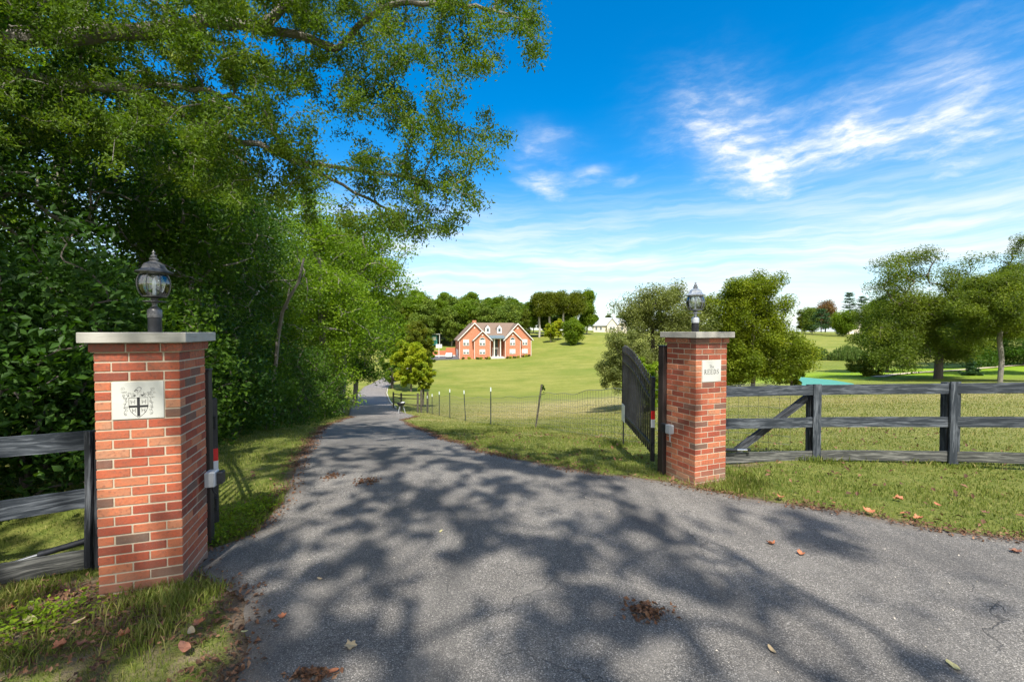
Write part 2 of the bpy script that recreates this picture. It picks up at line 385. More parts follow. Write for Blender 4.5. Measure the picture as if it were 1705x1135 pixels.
M['bark_pale'] = simple('bark_pale', (.36, .335, .29), .85, var=.4, scale=3, bump=.5, bdist=.03)
M['bark_grey'] = simple('bark_grey', (.17, .155, .13), .9, var=.5, scale=4, bump=.8, bdist=.03)

# brick
m, t = newmat('brick'); tn = attr(t, 'tint')
c = t.ramp(tn, [(0, (.11, .085, .07)), (.05, (.16, .085, .065)), (.14, (.17, .045, .03)), (.38, (.27, .055, .03)), (.62, (.36, .10, .05)), (.82, (.42, .15, .075)), (1, (.42, .22, .13))])
n1 = t.noise(t.obj, 14, 5, .65); n2 = t.noise(t.obj, 170, 4, .7); n3 = t.noise(t.obj, 45, 4, .6)
c = t.mix(t.sstep(n1, .35, .75), c, t.mix(1, c, (1.25, .95, .8), 'MULTIPLY'))
c = t.mix(t.m('MULTIPLY', t.sstep(n3, .5, .72), .55), c, (.12, .05, .04))
c = t.mix(t.m('MULTIPLY', t.sstep(n2, .60, .70), .35), c, (.5, .36, .28))
spz = t.node('ShaderNodeSeparateXYZ'); t.l.new(t.obj, spz.inputs[0])
dirt = t.m('MULTIPLY', t.m('SUBTRACT', 1, t.sstep(t.m('ADD', spz.outputs[2], t.m('MULTIPLY', n1, .15)), .0, .24)), .6)
c = t.mix(dirt, c, (.30, .20, .14))
c = t.mix(.12, c, (.26, .15, .10)); c = t.mix(t.m('MULTIPLY', t.m('MULTIPLY', t.sstep(spz.outputs[2], 1.45, 1.68), t.sstep(n3, .35, .6)), .5), c, (.10, .07, .055)); c = t.mix(t.m('MULTIPLY', t.sstep(t.noise(t.obj, 3.2, 5, .65), .52, .74), .38), c, (.15, .085, .06))
c = t.mix(t.m('MULTIPLY', t.sstep(t.noise(t.mapping(t.obj, (7, 7, 1.1)), 1.3, 4, .6), .58, .76), .30), c, (.42, .33, .25))
t.l.new(c, t.b.inputs['Base Color']); t.b.inputs['Roughness'].default_value = .88; t.b.inputs['Specular IOR Level'].default_value = .25
t.l.new(t.bump(t.m('ADD', t.m('MULTIPLY', n2, .6), n3), .8, .004), t.b.inputs['Normal']); M['brick'] = m
m, t = newmat('mortar'); n1 = t.noise(t.obj, 60, 4, .7); n2 = t.noise(t.obj, 9, 3, .6)
c = t.mix(n1, (.33, .275, .20), (.52, .45, .34)); c = t.mix(t.m('MULTIPLY', t.sstep(n2, .5, .75), .5), c, (.28, .24, .18))
t.l.new(c, t.b.inputs['Base Color']); t.b.inputs['Roughness'].default_value = .95
t.l.new(t.bump(n1, .5, .003), t.b.inputs['Normal']); M['mortar'] = m
m, t = newmat('cap_stone'); n1 = t.noise(t.obj, 6, 5, .65); n2 = t.noise(t.obj, 90, 4, .7)
n3 = t.noise(t.mapping(t.obj, (2, 2, 22)), 2.5, 5, .6)
c = t.mix(n1, (.27, .255, .22), (.47, .45, .40)); c = t.mix(t.m('MULTIPLY', t.sstep(n3, .5, .7), .5), c, (.24, .22, .19))
c = t.mix(t.m('MULTIPLY', t.sstep(n2, .63, .7), .6), c, (.12, .11, .1))
t.l.new(c, t.b.inputs['Base Color']); t.b.inputs['Roughness'].default_value = .85
t.l.new(t.bump(t.m('ADD', n2, n3), .4, .004), t.b.inputs['Normal']); M['cap_stone'] = m
M['plaque'] = simple('plaque', (.47, .47, .43), .75, var=.16, scale=5, bump=.25, bdist=.002)
M['engrave'] = simple('engrave', (.06, .06, .06), .8, var=.5, scale=60)
M['ink'] = simple('ink', (.012, .012, .014), .6, var=.2, scale=40)
# lamp
m, t = newmat('lamp_metal'); n1 = t.noise(t.obj, 16, 5, .65)
c = t.mix(t.sstep(n1, .35, .7), (.035, .036, .04), (.17, .165, .16)); t.l.new(c, t.b.inputs['Base Color'])
t.b.inputs['Roughness'].default_value = .42; t.b.inputs['Metallic'].default_value = .35; M['lamp_metal'] = m
M['lamp_worn'] = simple('lamp_worn', (.2, .215, .235), .45, metal=.3, var=.35, scale=20)
M['lamp_pale'] = simple('lamp_pale', (.45, .47, .49), .35, metal=.4, var=.3, scale=20)
m, t = newmat('lamp_glass'); t.b.inputs['Base Color'].default_value = (.9, .95, .95, 1); t.b.inputs['Roughness'].default_value = .06
gl = t.node('ShaderNodeBsdfGlossy'); gl.inputs['Roughness'].default_value = .05
tp = t.node('ShaderNodeBsdfTransparent'); tp.inputs[0].default_value = (.86, .9, .9, 1)
fr = t.node('ShaderNodeFresnel'); fr.inputs[0].default_value = 1.6
mx = t.node('ShaderNodeMixShader'); t.l.new(t.m('ADD', t.m('MULTIPLY', fr.outputs[0], 1.2), .10, clamp=True), mx.inputs[0]); t.l.new(tp.outputs[0], mx.inputs[1]); t.l.new(gl.outputs[0], mx.inputs[2])
t.l.new(mx.outputs[0], t.out.inputs[0]); M['lamp_glass'] = m
m, t = newmat('bulb'); t.b.inputs['Base Color'].default_value = (.85, .86, .84, 1); t.b.inputs['Roughness'].default_value = .25; M['bulb'] = m
# black steel
m, t = newmat('black_steel'); n1 = t.noise(t.obj, 12, 5, .65); n2 = t.noise(t.obj, 70, 3, .6)
c = t.mix(t.sstep(n1, .4, .75), (.008, .009, .012), (.022, .025, .031)); c = t.mix(t.m('MULTIPLY', t.sstep(n2, .68, .76), .3), c, (.10, .09, .08))
t.l.new(c, t.b.inputs['Base Color']); t.b.inputs['Roughness'].default_value = .48; M['black_steel'] = m
M['rust_post'] = simple('rust_post', (.022, .014, .012), .65, var=.7, scale=9)
M['grey_box'] = simple('grey_box', (.36, .38, .40), .5, var=.1, scale=10)
M['red_tape'] = simple('red_tape', (.55, .012, .012), .35, var=.08)
M['white_tape'] = simple('white_tape', (.55, .57, .6), .35, var=.12)
M['white'] = simple('white', (.78, .78, .76), .5, var=.06)
M['chrome'] = simple('chrome', (.7, .7, .7), .25, metal=.9, var=.1)
# fence wood: painted black, weathered to blue grey, grain runs along local x
def wood(name, dark, pale, amount, stripe=26):
    m, t = newmat(name); oi = t.node('ShaderNodeObjectInfo').outputs['Random']
    off = t.node('ShaderNodeCombineXYZ'); t.put(off.inputs[0], t.m('MULTIPLY', oi, 37)); t.put(off.inputs[1], t.m('MULTIPLY', oi, 11)); t.put(off.inputs[2], t.m('MULTIPLY', oi, 5))
    va = t.node('ShaderNodeVectorMath', operation='ADD'); t.l.new(t.obj, va.inputs[0]); t.l.new(off.outputs[0], va.inputs[1])
    v = va.outputs[0]
    wn = t.noise(t.mapping(v, (.9, 5, 5)), 1.2, 3, .5, 0, 1)
    sc = t.node('ShaderNodeVectorMath', operation='MULTIPLY_ADD'); t.l.new(wn, sc.inputs[0]); sc.inputs[1].default_value = (.0, .14, .14); t.l.new(v, sc.inputs[2])
    g = t.noise(t.mapping(sc.outputs[0], (1.3, stripe, stripe)), 1.6, 6, .65, .3)
    big = t.noise(t.mapping(v, (1.2, 3, 6)), 1.5, 4, .6)
    f = t.m('MULTIPLY', t.sstep(g, .42, .66), t.sstep(big, .25, .62))
    c = t.mix(t.m('MULTIPLY', f, amount), dark, pale)
    f2 = t.sstep(t.noise(t.mapping(sc.outputs[0], (3, 60, 60)), 1.4, 5, .7), .62, .74)
    c = t.mix(t.m('MULTIPLY', f2, .35*amount), c, tuple(min(1, x*1.6) for x in pale))
    sx = t.node('ShaderNodeSeparateXYZ'); t.l.new(v, sx.inputs[0])
    t.l.new(c, t.b.inputs['Base Color']); t.b.inputs['Roughness'].default_value = .78; t.b.inputs['Specular IOR Level'].default_value = .3
    t.l.new(t.bump(g, .7, .006), t.b.inputs['Normal']); M[name] = m
wood('board_blue', (.020, .026, .034), (.135, .15, .17), .95)
wood('board_grey', (.045, .047, .045), (.22, .22, .20), .9)
wood('board_shade', (.014, .016, .02), (.13, .14, .155), .8)
wood('post_old', (.045, .04, .032), (.20, .175, .13), .9)
# asphalt
m, t = newmat('asphalt')
gp = t.node('ShaderNodeNewGeometry').outputs['Position']
vo = t.node('ShaderNodeTexVoronoi'); t.l.new(gp, vo.inputs['Vector']); vo.inputs['Scale'].default_value = 185
vs = t.node('ShaderNodeSeparateXYZ'); t.l.new(vo.outputs['Color'], vs.inputs[0])
n0 = t.noise(gp, .7, 5, .6); n1 = t.noise(gp, 2.6, 5, .65); n2 = t.noise(gp, 95, 3, .7)
st = t.ramp(vs.outputs[0], [(0, .28), (.45, .72), (.78, 1.25), (.93, 1.8), (1, 3.0)])
base = t.mix(t.sstep(n0, .3, .7), (.122, .112, .101), (.182, .168, .150))
base = t.mix(t.m('MULTIPLY', t.sstep(n1, .5, .75), .5), base, (.092, .088, .083))
c = t.mix(.75, base, t.mix(1, base, st, 'MULTIPLY'))
wt = t.noise(t.mapping(gp, (1.1, .16, 1), (0, 0, .25)), 1.6, 5, .6); c = t.mix(t.m('MULTIPLY', t.sstep(wt, .48, .66), .38), c, (.058, .056, .054))
bl_ = t.noise(gp, 1.4, 3, .5, 1.5); c = t.mix(t.m('MULTIPLY', t.sstep(bl_, .60, .68), .30), c, (.19, .175, .155))
c = t.mix(t.m('MULTIPLY', t.sstep(t.noise(gp, 5, 6, .75), .62, .74), .35), c, (.12, .10, .08))
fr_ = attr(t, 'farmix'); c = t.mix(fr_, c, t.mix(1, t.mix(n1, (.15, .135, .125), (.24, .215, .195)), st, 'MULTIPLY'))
ed = attr(t, 'edge'); edn = t.sstep(t.m('ADD', ed, t.m('MULTIPLY', t.m('SUBTRACT', t.noise(gp, 9, 4, .7), .5), 1.2)), .35, .9)
c = t.mix(t.m('MULTIPLY', edn, .55), c, (.13, .105, .08))
# fine cracks
vc = t.node('ShaderNodeTexVoronoi', feature='DISTANCE_TO_EDGE'); vc.inputs['Scale'].default_value = 1.1
wv_ = t.node('ShaderNodeVectorMath', operation='MULTIPLY_ADD'); t.l.new(t.noise(gp, 3, 4, .6, 0, 1), wv_.inputs[0]); wv_.inputs[1].default_value = (.5, .5, 0); t.l.new(gp, wv_.inputs[2]); t.l.new(wv_.outputs[0], vc.inputs['Vector'])
crk = t.m('MULTIPLY', t.m('SUBTRACT', 1, t.sstep(vc.outputs['Distance'], .001, .007)), t.sstep(t.noise(gp, .6, 2), .44, .58))
c = t.mix(t.m('MULTIPLY', crk, .6), c, (.025, .025, .025))
t.l.new(c, t.b.inputs['Base Color']); t.b.inputs['Roughness'].default_value = .86; t.b.inputs['Specular IOR Level'].default_value = .35
t.l.new(t.bump(t.m('ADD', t.m('MULTIPLY', vs.outputs[1], .5), t.m('ADD', n2, t.m('MULTIPLY', crk, -1))), .75, .006), t.b.inputs['Normal']); M['asphalt'] = m
# ground
m, t = newmat('ground'); gp = t.node('ShaderNodeNewGeometry').outputs['Position']
dry = attr(t, 'dry'); soil = attr(t, 'soil'); lawn = attr(t, 'lawn'); lush = attr(t, 'lush')
n0 = t.noise(gp, .22, 4, .6); n1 = t.noise(gp, 1.3, 6, .7); n2 = t.noise(gp, 34, 4, .75); n3 = t.noise(gp, 7, 5, .7)
g = t.mix(n1, (.085, .12, .02), (.165, .19, .034)); g = t.mix(t.sstep(n3, .35, .75), g, (.24, .235, .06))
g = t.mix(t.m('MULTIPLY', t.sstep(n2, .45, .7), .5), g, (.04, .065, .012))
lw = t.mix(t.sstep(t.noise(t.mapping(gp, (.05, .22, 1)), 1.0, 6, .7), .3, .7), (.125, .15, .020), (.205, .212, .040))
lw = t.mix(t.m('MULTIPLY', t.sstep(t.noise(t.mapping(gp, (.12, .7, 1), (0, 0, .1)), 1.2, 7, .75), .42, .62), .65), lw, (.245, .235, .06))
lw = t.mix(t.m('MULTIPLY', t.sstep(n0, .4, .7), .55), lw, (.26, .245, .06))
lw = t.mix(t.m('MULTIPLY', t.sstep(n1, .45, .75), .45), lw, (.075, .115, .014))
lw = t.mix(t.m('MULTIPLY', t.sstep(t.noise(gp, .06, 5, .7), .42, .62), .5), lw, (.10, .15, .015))
lw = t.mix(t.m('MULTIPLY', t.sstep(t.noise(gp, .9, 6, .8), .62, .72), .6), lw, (.30, .26, .11))
g = t.mix(lawn, g, lw)
g = t.mix(lush, g, t.mix(n1, (.12, .23, .01), (.24, .33, .02)))
dn = t.m('MULTIPLY', dry, t.sstep(t.m('ADD', n3, t.m('MULTIPLY', n1, .6)), .45, 1.0), clamp=True)
g = t.mix(dn, g, t.mix(n2, (.28, .23, .10), (.46, .37, .18)))
s_ = t.mix(n2, (.075, .052, .035), (.20, .145, .10)); s_ = t.mix(t.sstep(n3, .45, .7), s_, (.21, .16, .11))
sm = t.sstep(t.m('ADD', soil, t.m('MULTIPLY', t.m('SUBTRACT', n3, .5), 1.1)), .35, .75)
g = t.mix(sm, g, s_)
t.l.new(g, t.b.inputs['Base Color']); t.b.inputs['Roughness'].default_value = .95; t.b.inputs['Specular IOR Level'].default_value = .15
t.l.new(t.bump(t.m('ADD', n2, n3), .8, .05), t.b.inputs['Normal']); M['ground'] = m
M['blade'] = leafmat('blade', [(.055, .085, .016), (.105, .145, .022), (.165, .20, .035), (.36, .30, .12)], .3, (1.25, 1.2, .55), rough=.6, spec=.2)
M['walnut'] = leafmat('walnut', [(0.0319, 0.056, 0.0066), (0.0696, 0.1064, 0.011), (0.1232, 0.1652, 0.0165), (0.2465, 0.266, 0.0308)], .36)
M['litter'] = leafmat('litter', [(.035, .022, .014), (.085, .048, .028), (.17, .085, .048), (.36, .22, .13)], .12, (1.2, 1, .8), rough=.7)
M['leaf_orange'] = simple('leaf_orange', (.36, .13, .055), .65, var=.4, scale=22)
M['leaf_tan'] = simple('leaf_tan', (.45, .33, .18), .65, var=.35, scale=22)
M['leaf_brown'] = simple('leaf_brown', (.2, .085, .05), .65, var=.4, scale=22)
M['leaf_straw'] = simple('leaf_straw', (.42, .38, .17), .65, var=.3, scale=22)
# ================================================================ ROAD outline
def pxw(L): return [ground_at(*p) for p in L]
ROAD_L = [(-2.2, -14), (-1.6, -6), (-1.25, 0.0)]+pxw([(395, 1134), (409, 1065), (398, 1010), (372, 985), (345, 962), (336, 940), (350, 916), (395, 902), (435, 884), (461, 846), (484, 802), (498, 774), (522, 733), (541, 710), (566, 701), (590, 694)])
ROAD_R = [(16, -14), (15, -2), (9, 2.6)]+pxw([(1705, 902), (1619, 891), (1499, 874), (1425, 859), (1350, 847), (1275, 837), (1200, 823), (1170, 816), (1113, 803), (1057, 797), (987, 790), (916, 778), (850, 764), (789, 750), (738, 732), (700, 715), (667, 699)])
xl, yl = ROAD_L[-1]; xr, yr = ROAD_R[-1]
ctr = [((xl+xr)/2, (yl+yr)/2), (-6.6, 22), (-8.7, 28), (-11.6, 36), (-15.0, 46), (-18.5, 57), (-21.5, 68), (-23.5, 82), (-24.5, 100), (-24.5, 118), (-23.5, 130)]
for i in range(1, len(ctr)):
    p = np.array(ctr[i]); q = np.array(ctr[min(i+1, len(ctr)-1)]); d = q-np.array(ctr[i-1]); d /= np.linalg.norm(d)
    hw = 1.75 if i > 1 else 1.65
    n = np.array([-d[1], d[0]])
    ROAD_L.append(tuple(p+n*hw)); ROAD_R.append(tuple(p-n*hw))
def resample(P, n):
    P = np.array(P); s = np.r_[0, np.cumsum(np.linalg.norm(np.diff(P, axis=0), axis=1))]
    # even in log distance so that near rows are dense
    u = np.linspace(0, 1, n)
    return np.stack([np.interp(u*s[-1], s, P[:, k]) for k in (0, 1)], 1)
# pair edge points by hand-picked matching stations, subdividing between
kL = [0, 1, 2, 3, 5, 8, 10, 12, 13, 14, 15, 16, 17, 18]+list(range(19, len(ROAD_L)))
kR = [0, 1, 2, 3, 5, 7, 9, 12, 13, 14, 15, 16, 18, 19]+list(range(20, len(ROAD_R)))
while len(kL) > len(kR): kL.pop(1)
while len(kR) > len(kL): kR.pop(-12)
def seg(P, a, b, n):
    return resample(P[a:b+1], n+1)[:-1]
rl, rr = [], []
for a in range(len(kL)-1):
    n = 14
    rl.append(seg(ROAD_L, kL[a], kL[a+1], n)); rr.append(seg(ROAD_R, kR[a], kR[a+1], n))
rl = np.concatenate(rl+[np.array([ROAD_L[-1]])]); rr = np.concatenate(rr+[np.array([ROAD_R[-1]])])
rs = np.random.RandomState(3)
def edgenoise(P, amp):
    s = np.r_[0, np.cumsum(np.linalg.norm(np.diff(P, axis=0), axis=1))]
    o = sum(np.sin(s*f+ph)*a for f, ph, a in [(2.1, 1, .5), (5.3, 2, .35), (11.7, .4, .25), (23, 3, .15)])*amp
    d = np.gradient(P, axis=0); d /= np.linalg.norm(d, axis=1)[:, None]+1e-9
    return P+np.stack([-d[:, 1], d[:, 0]], 1)*o[:, None]
rl = edgenoise(rl, .045); rr = edgenoise(rr, .045)
POLY = np.concatenate([rl, rr[::-1]])
def inside(x, y, poly=POLY):
    x = np.asarray(x); y = np.asarray(y); c = np.zeros(x.shape, bool)
    px, py = poly[:, 0], poly[:, 1]; qx, qy = np.roll(px, 1), np.roll(py, 1)
    for a, b, c_, d in zip(px, py, qx, qy):
        if b == d: continue
        cond = ((b > y) != (d > y)) & (x < (c_-a)*(y-b)/(d-b)+a); c ^= cond
    return c
def dist_line(x, y, P):
    x = np.asarray(x, float); y = np.asarray(y, float); best = np.full(x.shape, 1e9)
    for (a, b), (c, d) in zip(P[:-1], P[1:]):
        vx, vy = c-a, d-b; L = vx*vx+vy*vy+1e-12
        tt = np.clip(((x-a)*vx+(y-b)*vy)/L, 0, 1)
        best = np.minimum(best, np.hypot(x-a-tt*vx, y-b-tt*vy))
    return best
rlc, rrc = rl[::3], rr[::3]
def edge_dist(x, y): return np.minimum(dist_line(x, y, rlc), dist_line(x, y, rrc))

# road sheet
NCc = 30
ts = np.linspace(0, 1, NCc)
G = rl[:, None, :]*(1-ts)[None, :, None]+rr[:, None, :]*ts[None, :, None]
X, Y = G[..., 0], G[..., 1]
edge = np.maximum(0, 1-np.minimum(ts, 1-ts)[None, :]*np.linalg.norm(rr-rl, axis=1)[:, None]/.35)
Zr = H(X, Y)+.012
V = np.stack([X, Y, Zr], 2).reshape(-1, 3)
i, j = np.meshgrid(np.arange(len(rl)-1), np.arange(NCc-1), indexing='ij'); b = (i*NCc+j).ravel()
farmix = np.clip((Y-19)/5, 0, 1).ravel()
road = npmesh('driveway', V, np.stack([b, b+1, b+NCc+1, b+NCc], 1)[:, ::-1], M['asphalt'], None, {'edge': edge.ravel(), 'farmix': farmix}, smooth=True)
if road.data.polygons[0].normal.z < 0: road.data.flip_normals()
tag(road, 'dark speckled asphalt driveway running between the brick pillars down to the house', 'driveway', kind='structure')

# ================================================================ GROUND
def band(x, a, b): return np.clip((x-a)/(b-a), 0, 1)
def ground_attrs(x, y):
    r = np.hypot(x, y); ed = edge_dist(x, y); u = x/np.maximum(y, .1)
    ins = inside(x, y)
    soil = np.clip(1-ed/np.where(r < 20, .30, .12), 0, 1)*.85
    soil = np.maximum(soil, np.where(ins, .6, 0))
    def spot(cx, cy, rx, ry, a=0):
        c, s = math.cos(a), math.sin(a); dx, dy = x-cx, y-cy
        return np.exp(-(((dx*c+dy*s)/rx)**2+((-dx*s+dy*c)/ry)**2))
    soil = np.maximum(soil, .95*spot(-3.5, 3.05, 1.5, .42, -.1)); soil = np.maximum(soil, .8*spot(-2.6, 2.75, .6, .25))
    soil = np.maximum(soil, .6*spot(2.4, 5.4, .7, .6)); soil = np.maximum(soil, .62*spot(3.2, 6.3, 1.2, .25))
    soil = np.maximum(soil, .62*spot(-2.9, 2.45, .9, .35)); soil = np.maximum(soil, .45*spot(-1.75, 2.3, .40, .45)); soil = np.maximum(soil, .56*spot(-2.4, 2.4, 2.6, .75)); soil = np.maximum(soil, .8*spot(-3.6, 2.75, 1.3, .3)); soil = np.maximum(soil, .35*spot(-3.6, 6, 1.2, 3))
    dry = 1.3*spot(9, 40, 13, 7, .1)+1.1*spot(8, 31, 9, 5)+.8*spot(-1, 26, 6, 4)+.75*spot(-4.6, 19.6, 2.2, .8, .3)+.45*spot(1.8, 10.5, 2.2, .35)
    dry += .85*spot(18, 20, 16, 5.5)+.35*spot(10, 11, 10, 3)+.7*spot(66, 98, 4, 6)+.45*spot(75, 140, 40, 5)
    dry = np.clip(dry, 0, 1)
    lawn = band(y, 34, 60)*(np.abs(x) < 400)
    lush = np.clip(spot(60, 54, 40, 9, .12)*1.6*(x > 22), 0, 1)
    return soil, dry, lawn, lush
rings = np.concatenate([np.linspace(0.3, 1.4, 4), np.exp(np.linspace(math.log(1.6), math.log(30), 190)), np.exp(np.linspace(math.log(30.6), math.log(1450), 150))])
ang = np.concatenate([np.linspace(-58, 58, 420), np.linspace(58, 302, 90)[1:-1]]); ang = np.radians(ang)
na = len(ang); A_, R_ = np.meshgrid(ang, rings)
X = (R_*np.sin(A_)).ravel(); Y = (R_*np.cos(A_)).ravel()
Zg = H(X, Y)
soil, dry, lawn, lush = ground_attrs(X, Y)
ins = inside(X, Y); ed = edge_dist(X, Y)
rdrop = np.where(ins, np.clip(ed/.25, 0, 1)*(.05+.02*np.maximum(0, np.hypot(X, Y)-15)/10), 0)
bump_ = np.array([mnoise.noise((a*1.1, b_*1.1, 0)) for a, b_ in zip(X, Y)])*.025
Zg = Zg-rdrop+np.where(ins, 0, bump_*np.clip(ed/.5, 0, 1))*(np.hypot(X, Y) < 60)
nr = len(rings); i, j = np.meshgrid(np.arange(nr-1), np.arange(na), indexing='ij'); b = (i*na+j).ravel(); b2 = (i*na+(j+1) % na).ravel()
Q = np.stack([b, b2, b2+na, b+na], 1)
V = np.stack([X, Y, Zg], 1)
V = np.vstack([V, [[0, 0, 0]]])
T = np.stack([np.full(na, len(V)-1), (np.arange(na)+1) % na, np.arange(na)], 1)
z1 = lambda a: np.r_[a, 0]
gr = npmesh('ground', V, [Q, T], M['ground'], None, {'soil': z1(soil), 'dry': z1(dry), 'lawn': z1(lawn), 'lush': z1(lush)}, smooth=True)
if gr.data.polygons[500].normal.z < 0: gr.data.flip_normals()
tag(gr, kind='structure')

def strip(name, pts, width, mat, dz, attrs=None, n=60, label=None):
    P = resample(pts, n); d = np.gradient(P, axis=0); d /= np.linalg.norm(d, axis=1)[:, None]
    N_ = np.stack([-d[:, 1], d[:, 0]], 1); w_ = width if np.isscalar(width) else np.interp(np.linspace(0, 1, n), np.linspace(0, 1, len(width)), width)[:, None]
    cs = np.linspace(-1, 1, 7)
    G = P[:, None, :]+N_[:, None, :]*(cs[None, :, None]*np.reshape(w_, (-1, 1, 1))/2)
    Z_ = H(G[..., 0], G[..., 1])+dz
    V = np.concatenate([G, Z_[..., None]], 2).reshape(-1, 3)
    i, j = np.meshgrid(np.arange(n-1), np.arange(6), indexing='ij'); b = (i*7+j).ravel()
    o = npmesh(name, V, np.stack([b, b+7, b+8, b+1], 1), mat, smooth=True)
    if o.data.polygons[0].normal.z < 0: o.data.flip_normals()
    return tag(o, label, kind='structure')
M['sand_path'] = simple('sand_path', (.48, .41, .28), .95, var=.25, scale=.8, bump=.3)
M['concrete'] = simple('concrete', (.50, .48, .43), .9, var=.15, scale=1.5, bump=.2)
strip('footpath', [(39, 46), (44, 50), (50, 53), (58, 55), (66, 57), (78, 59), (95, 64)], 1.3, M['sand_path'], .10, label='pale dirt footpath winding across the bright grass')
# kerb beside the far bend of the driveway
kp = np.array([q for q in ROAD_R if 34 < q[1] < 75])+np.array([.10, 0])
kb = MB()
kk = resample(kp, 50)
kb.tube(np.c_[kk, H(kk[:, 0], kk[:, 1])+.02], .06, 4)
k_ = kb.build('kerb', M['concrete']); tag(k_, 'pale concrete kerb along the far bend of the driveway', kind='structure')
# teal court beyond the fence
m, t = newmat('court_teal'); c = t.mix(t.noise(t.obj, .8, 4, .6), (.045, .21, .165), (.08, .29, .22)); t.l.new(c, t.b.inputs['Base Color']); t.b.inputs['Roughness'].default_value = .7; M['court_teal'] = m
g = MB(); cw = [at(1333, 628, 47), at(1378, 632.5, 44), at(1425, 641, 38), at(1330, 645, 36)]
zc = float(max(H(p[0], p[1]) for p in cw))+.06
cw = [ground_at(1334, 629), ground_at(1385, 634), ground_at(1420, 640), ground_at(1432, 648), ground_at(1320, 648)]
zc = max(float(H(*p)) for p in cw)
V = [(p[0], p[1], float(H(*p))+.10) for p in cw]+[(p[0], p[1], float(H(*p))-.5) for p in cw]
n = len(cw); g.add(V, [(i, (i+1) % n, n+(i+1) % n, n+i) for i in range(n)], P=[list(range(n)), list(range(n, 2*n))[::-1]])
tag(g.build('sports_court', M['court_teal']), 'flat teal court surface beyond the board fence', kind='structure')

# ================================================================ PILLARS
def pillar(name, label, loc, rz, zbot, plaque_kind):
    T_ = thing(name, label, 'gate pillar', (loc[0], loc[1], 0), rz)
    rnd = random.Random(hash(name+plaque_kind) % 1000 if False else (5 if plaque_kind == 'crest' else 9))
    a = .2493; c = .0677; top0 = 1.583
    ks = list(range(-25, 2))          # k: course below top0 (k<0) ; 0,1 above
    bk = MB(); mo = MB()
    def brick(face, x0, x1, z0, z1, aa, tint):
        jx = rnd.uniform(-.0012, .0012); jo = rnd.uniform(-.0015, .001)
        R = rotz(face*math.pi/2)
        bk.box(x0+jx, x1+jx, -aa+jo, -aa+.0925, z0+rnd.uniform(-.0008, .0008), z1+rnd.uniform(-.0008, .0008), ch=.0035, tint=tint, R=R)
    for k in ks:
        z0 = top0+(k)*c+.0048; z1 = top0+(k+1)*c-.0048
        if z1 < zbot-.12: continue
        corb = (k == 1); aa = a+(.02 if corb else 0)
        par = k % 2 == 0
        for face in range(4):
            segs = [(0, .1937), (.2032, .3969)] if not corb else [(0, .1937), (.2032, .3969)]
            if corb: segs = [(0, .203), (.213, .405), (.4145, .4455)]
            for (s0, s1) in segs:
                s1 = min(s1, 2*aa-.1016 if not corb else s1)
                x0, x1 = (-aa+s0, -aa+s1) if par or corb else (aa-s1, aa-s0)
                if plaque_kind and face == 0 and -6 <= k <= -3 and x1 > -.14 and x0 < .14:
                    # beside the plaque only the corner halves are left
                    if par: x1 = -.158
                    else: x0 = .158
                    if x1-x0 < .03 or x0 < -.3: 
                        continue
                    if (x0 > 0 and x0 > aa-.05): continue
                tnt = rnd.betavariate(2.3, 1.8)
                if rnd.random() < .09: tnt = rnd.uniform(0, .08)
                brick(face, x0, x1, z0, z1, aa, tnt)
            if plaque_kind and face == 0 and -6 <= k <= -3:
                # fill the corner half on the side where the neighbour's header does not reach
                if par and False: pass
        if corb:
            pass
    mo.box(-a+.004, a-.004, -a+.004, a-.004, zbot-.4, top0+c)
    mo.box(-a-.012, a+.012, -a-.012, a+.012, top0+c+.001, top0+2*c-.0005)
    # footing course with mortar slop
    bk.build('brickwork', M['brick'], T_); mo.build('mortar', M['mortar'], T_)
    cp = MB(); o_ = a+.062; zc0 = top0+2*c; cp.box(-o_, o_, -o_, o_, zc0, zc0+.072, ch=.004)
    cp.build('cap', M['cap_stone'], T_)
    pl = MB(); pz1 = top0-2*c-.004; pz0 = top0-6*c+.004
    pl.box(-.151, .151, -a-.004, -a+.03, pz0, pz1, ch=.002)
    P_ = pl.build('plaque', M['plaque'], T_)
    return T_, P_, (-.151, .151, pz0, pz1, -a-.004)
PL, PLq, pd = pillar('brick_pillar', 'red brick gate pillar with a carved crest plaque and lantern beside the shrubs', (-2.720, 3.281), math.radians(18), -.02, 'crest')
PR, PRq, pd2 = pillar('brick_pillar', 'red brick gate pillar with a lettered stone plaque where the board fence starts', (2.350, 5.506), math.radians(22), -.12, 'letters')

# ---- crest: shield with a cross, mantling scrolls and a small beast above
def ribbon(mb, pts, wdt, y):
    P = np.array(pts, float); d = np.gradient(P, axis=0); d /= np.linalg.norm(d, axis=1)[:, None]+1e-9
    N_ = np.stack([-d[:, 1], d[:, 0]], 1); w_ = np.full(len(P), wdt) if np.isscalar(wdt) else np.array(wdt)
    a = P+N_*w_[:, None]/2; b = P-N_*w_[:, None]/2; n = len(P)
    V = [(x, y, z) for x, z in a]+[(x, y, z) for x, z in b]+[(x, y+.003, z) for x, z in a]+[(x, y+.003, z) for x, z in b]
    Q = []
    for i in range(n-1):
        Q += [(i, i+1, n+i+1, n+i), (i, 2*n+i, 2*n+i+1, i+1), (n+i, n+i+1, 3*n+i+1, 3*n+i)]
    mb.add(V, Q)
x0, x1, z0, z1, yf = pd
cxp, czp = 0.0, (z0+z1)/2
S_ = lambda u, v: (cxp+(u-.5)*.302, z1-(v)*(z1-z0))     # plaque fractions, v down
ink = MB(); eng = MB(); yk = yf-.0008
sh = [S_(.325, .43), S_(.69, .43)]
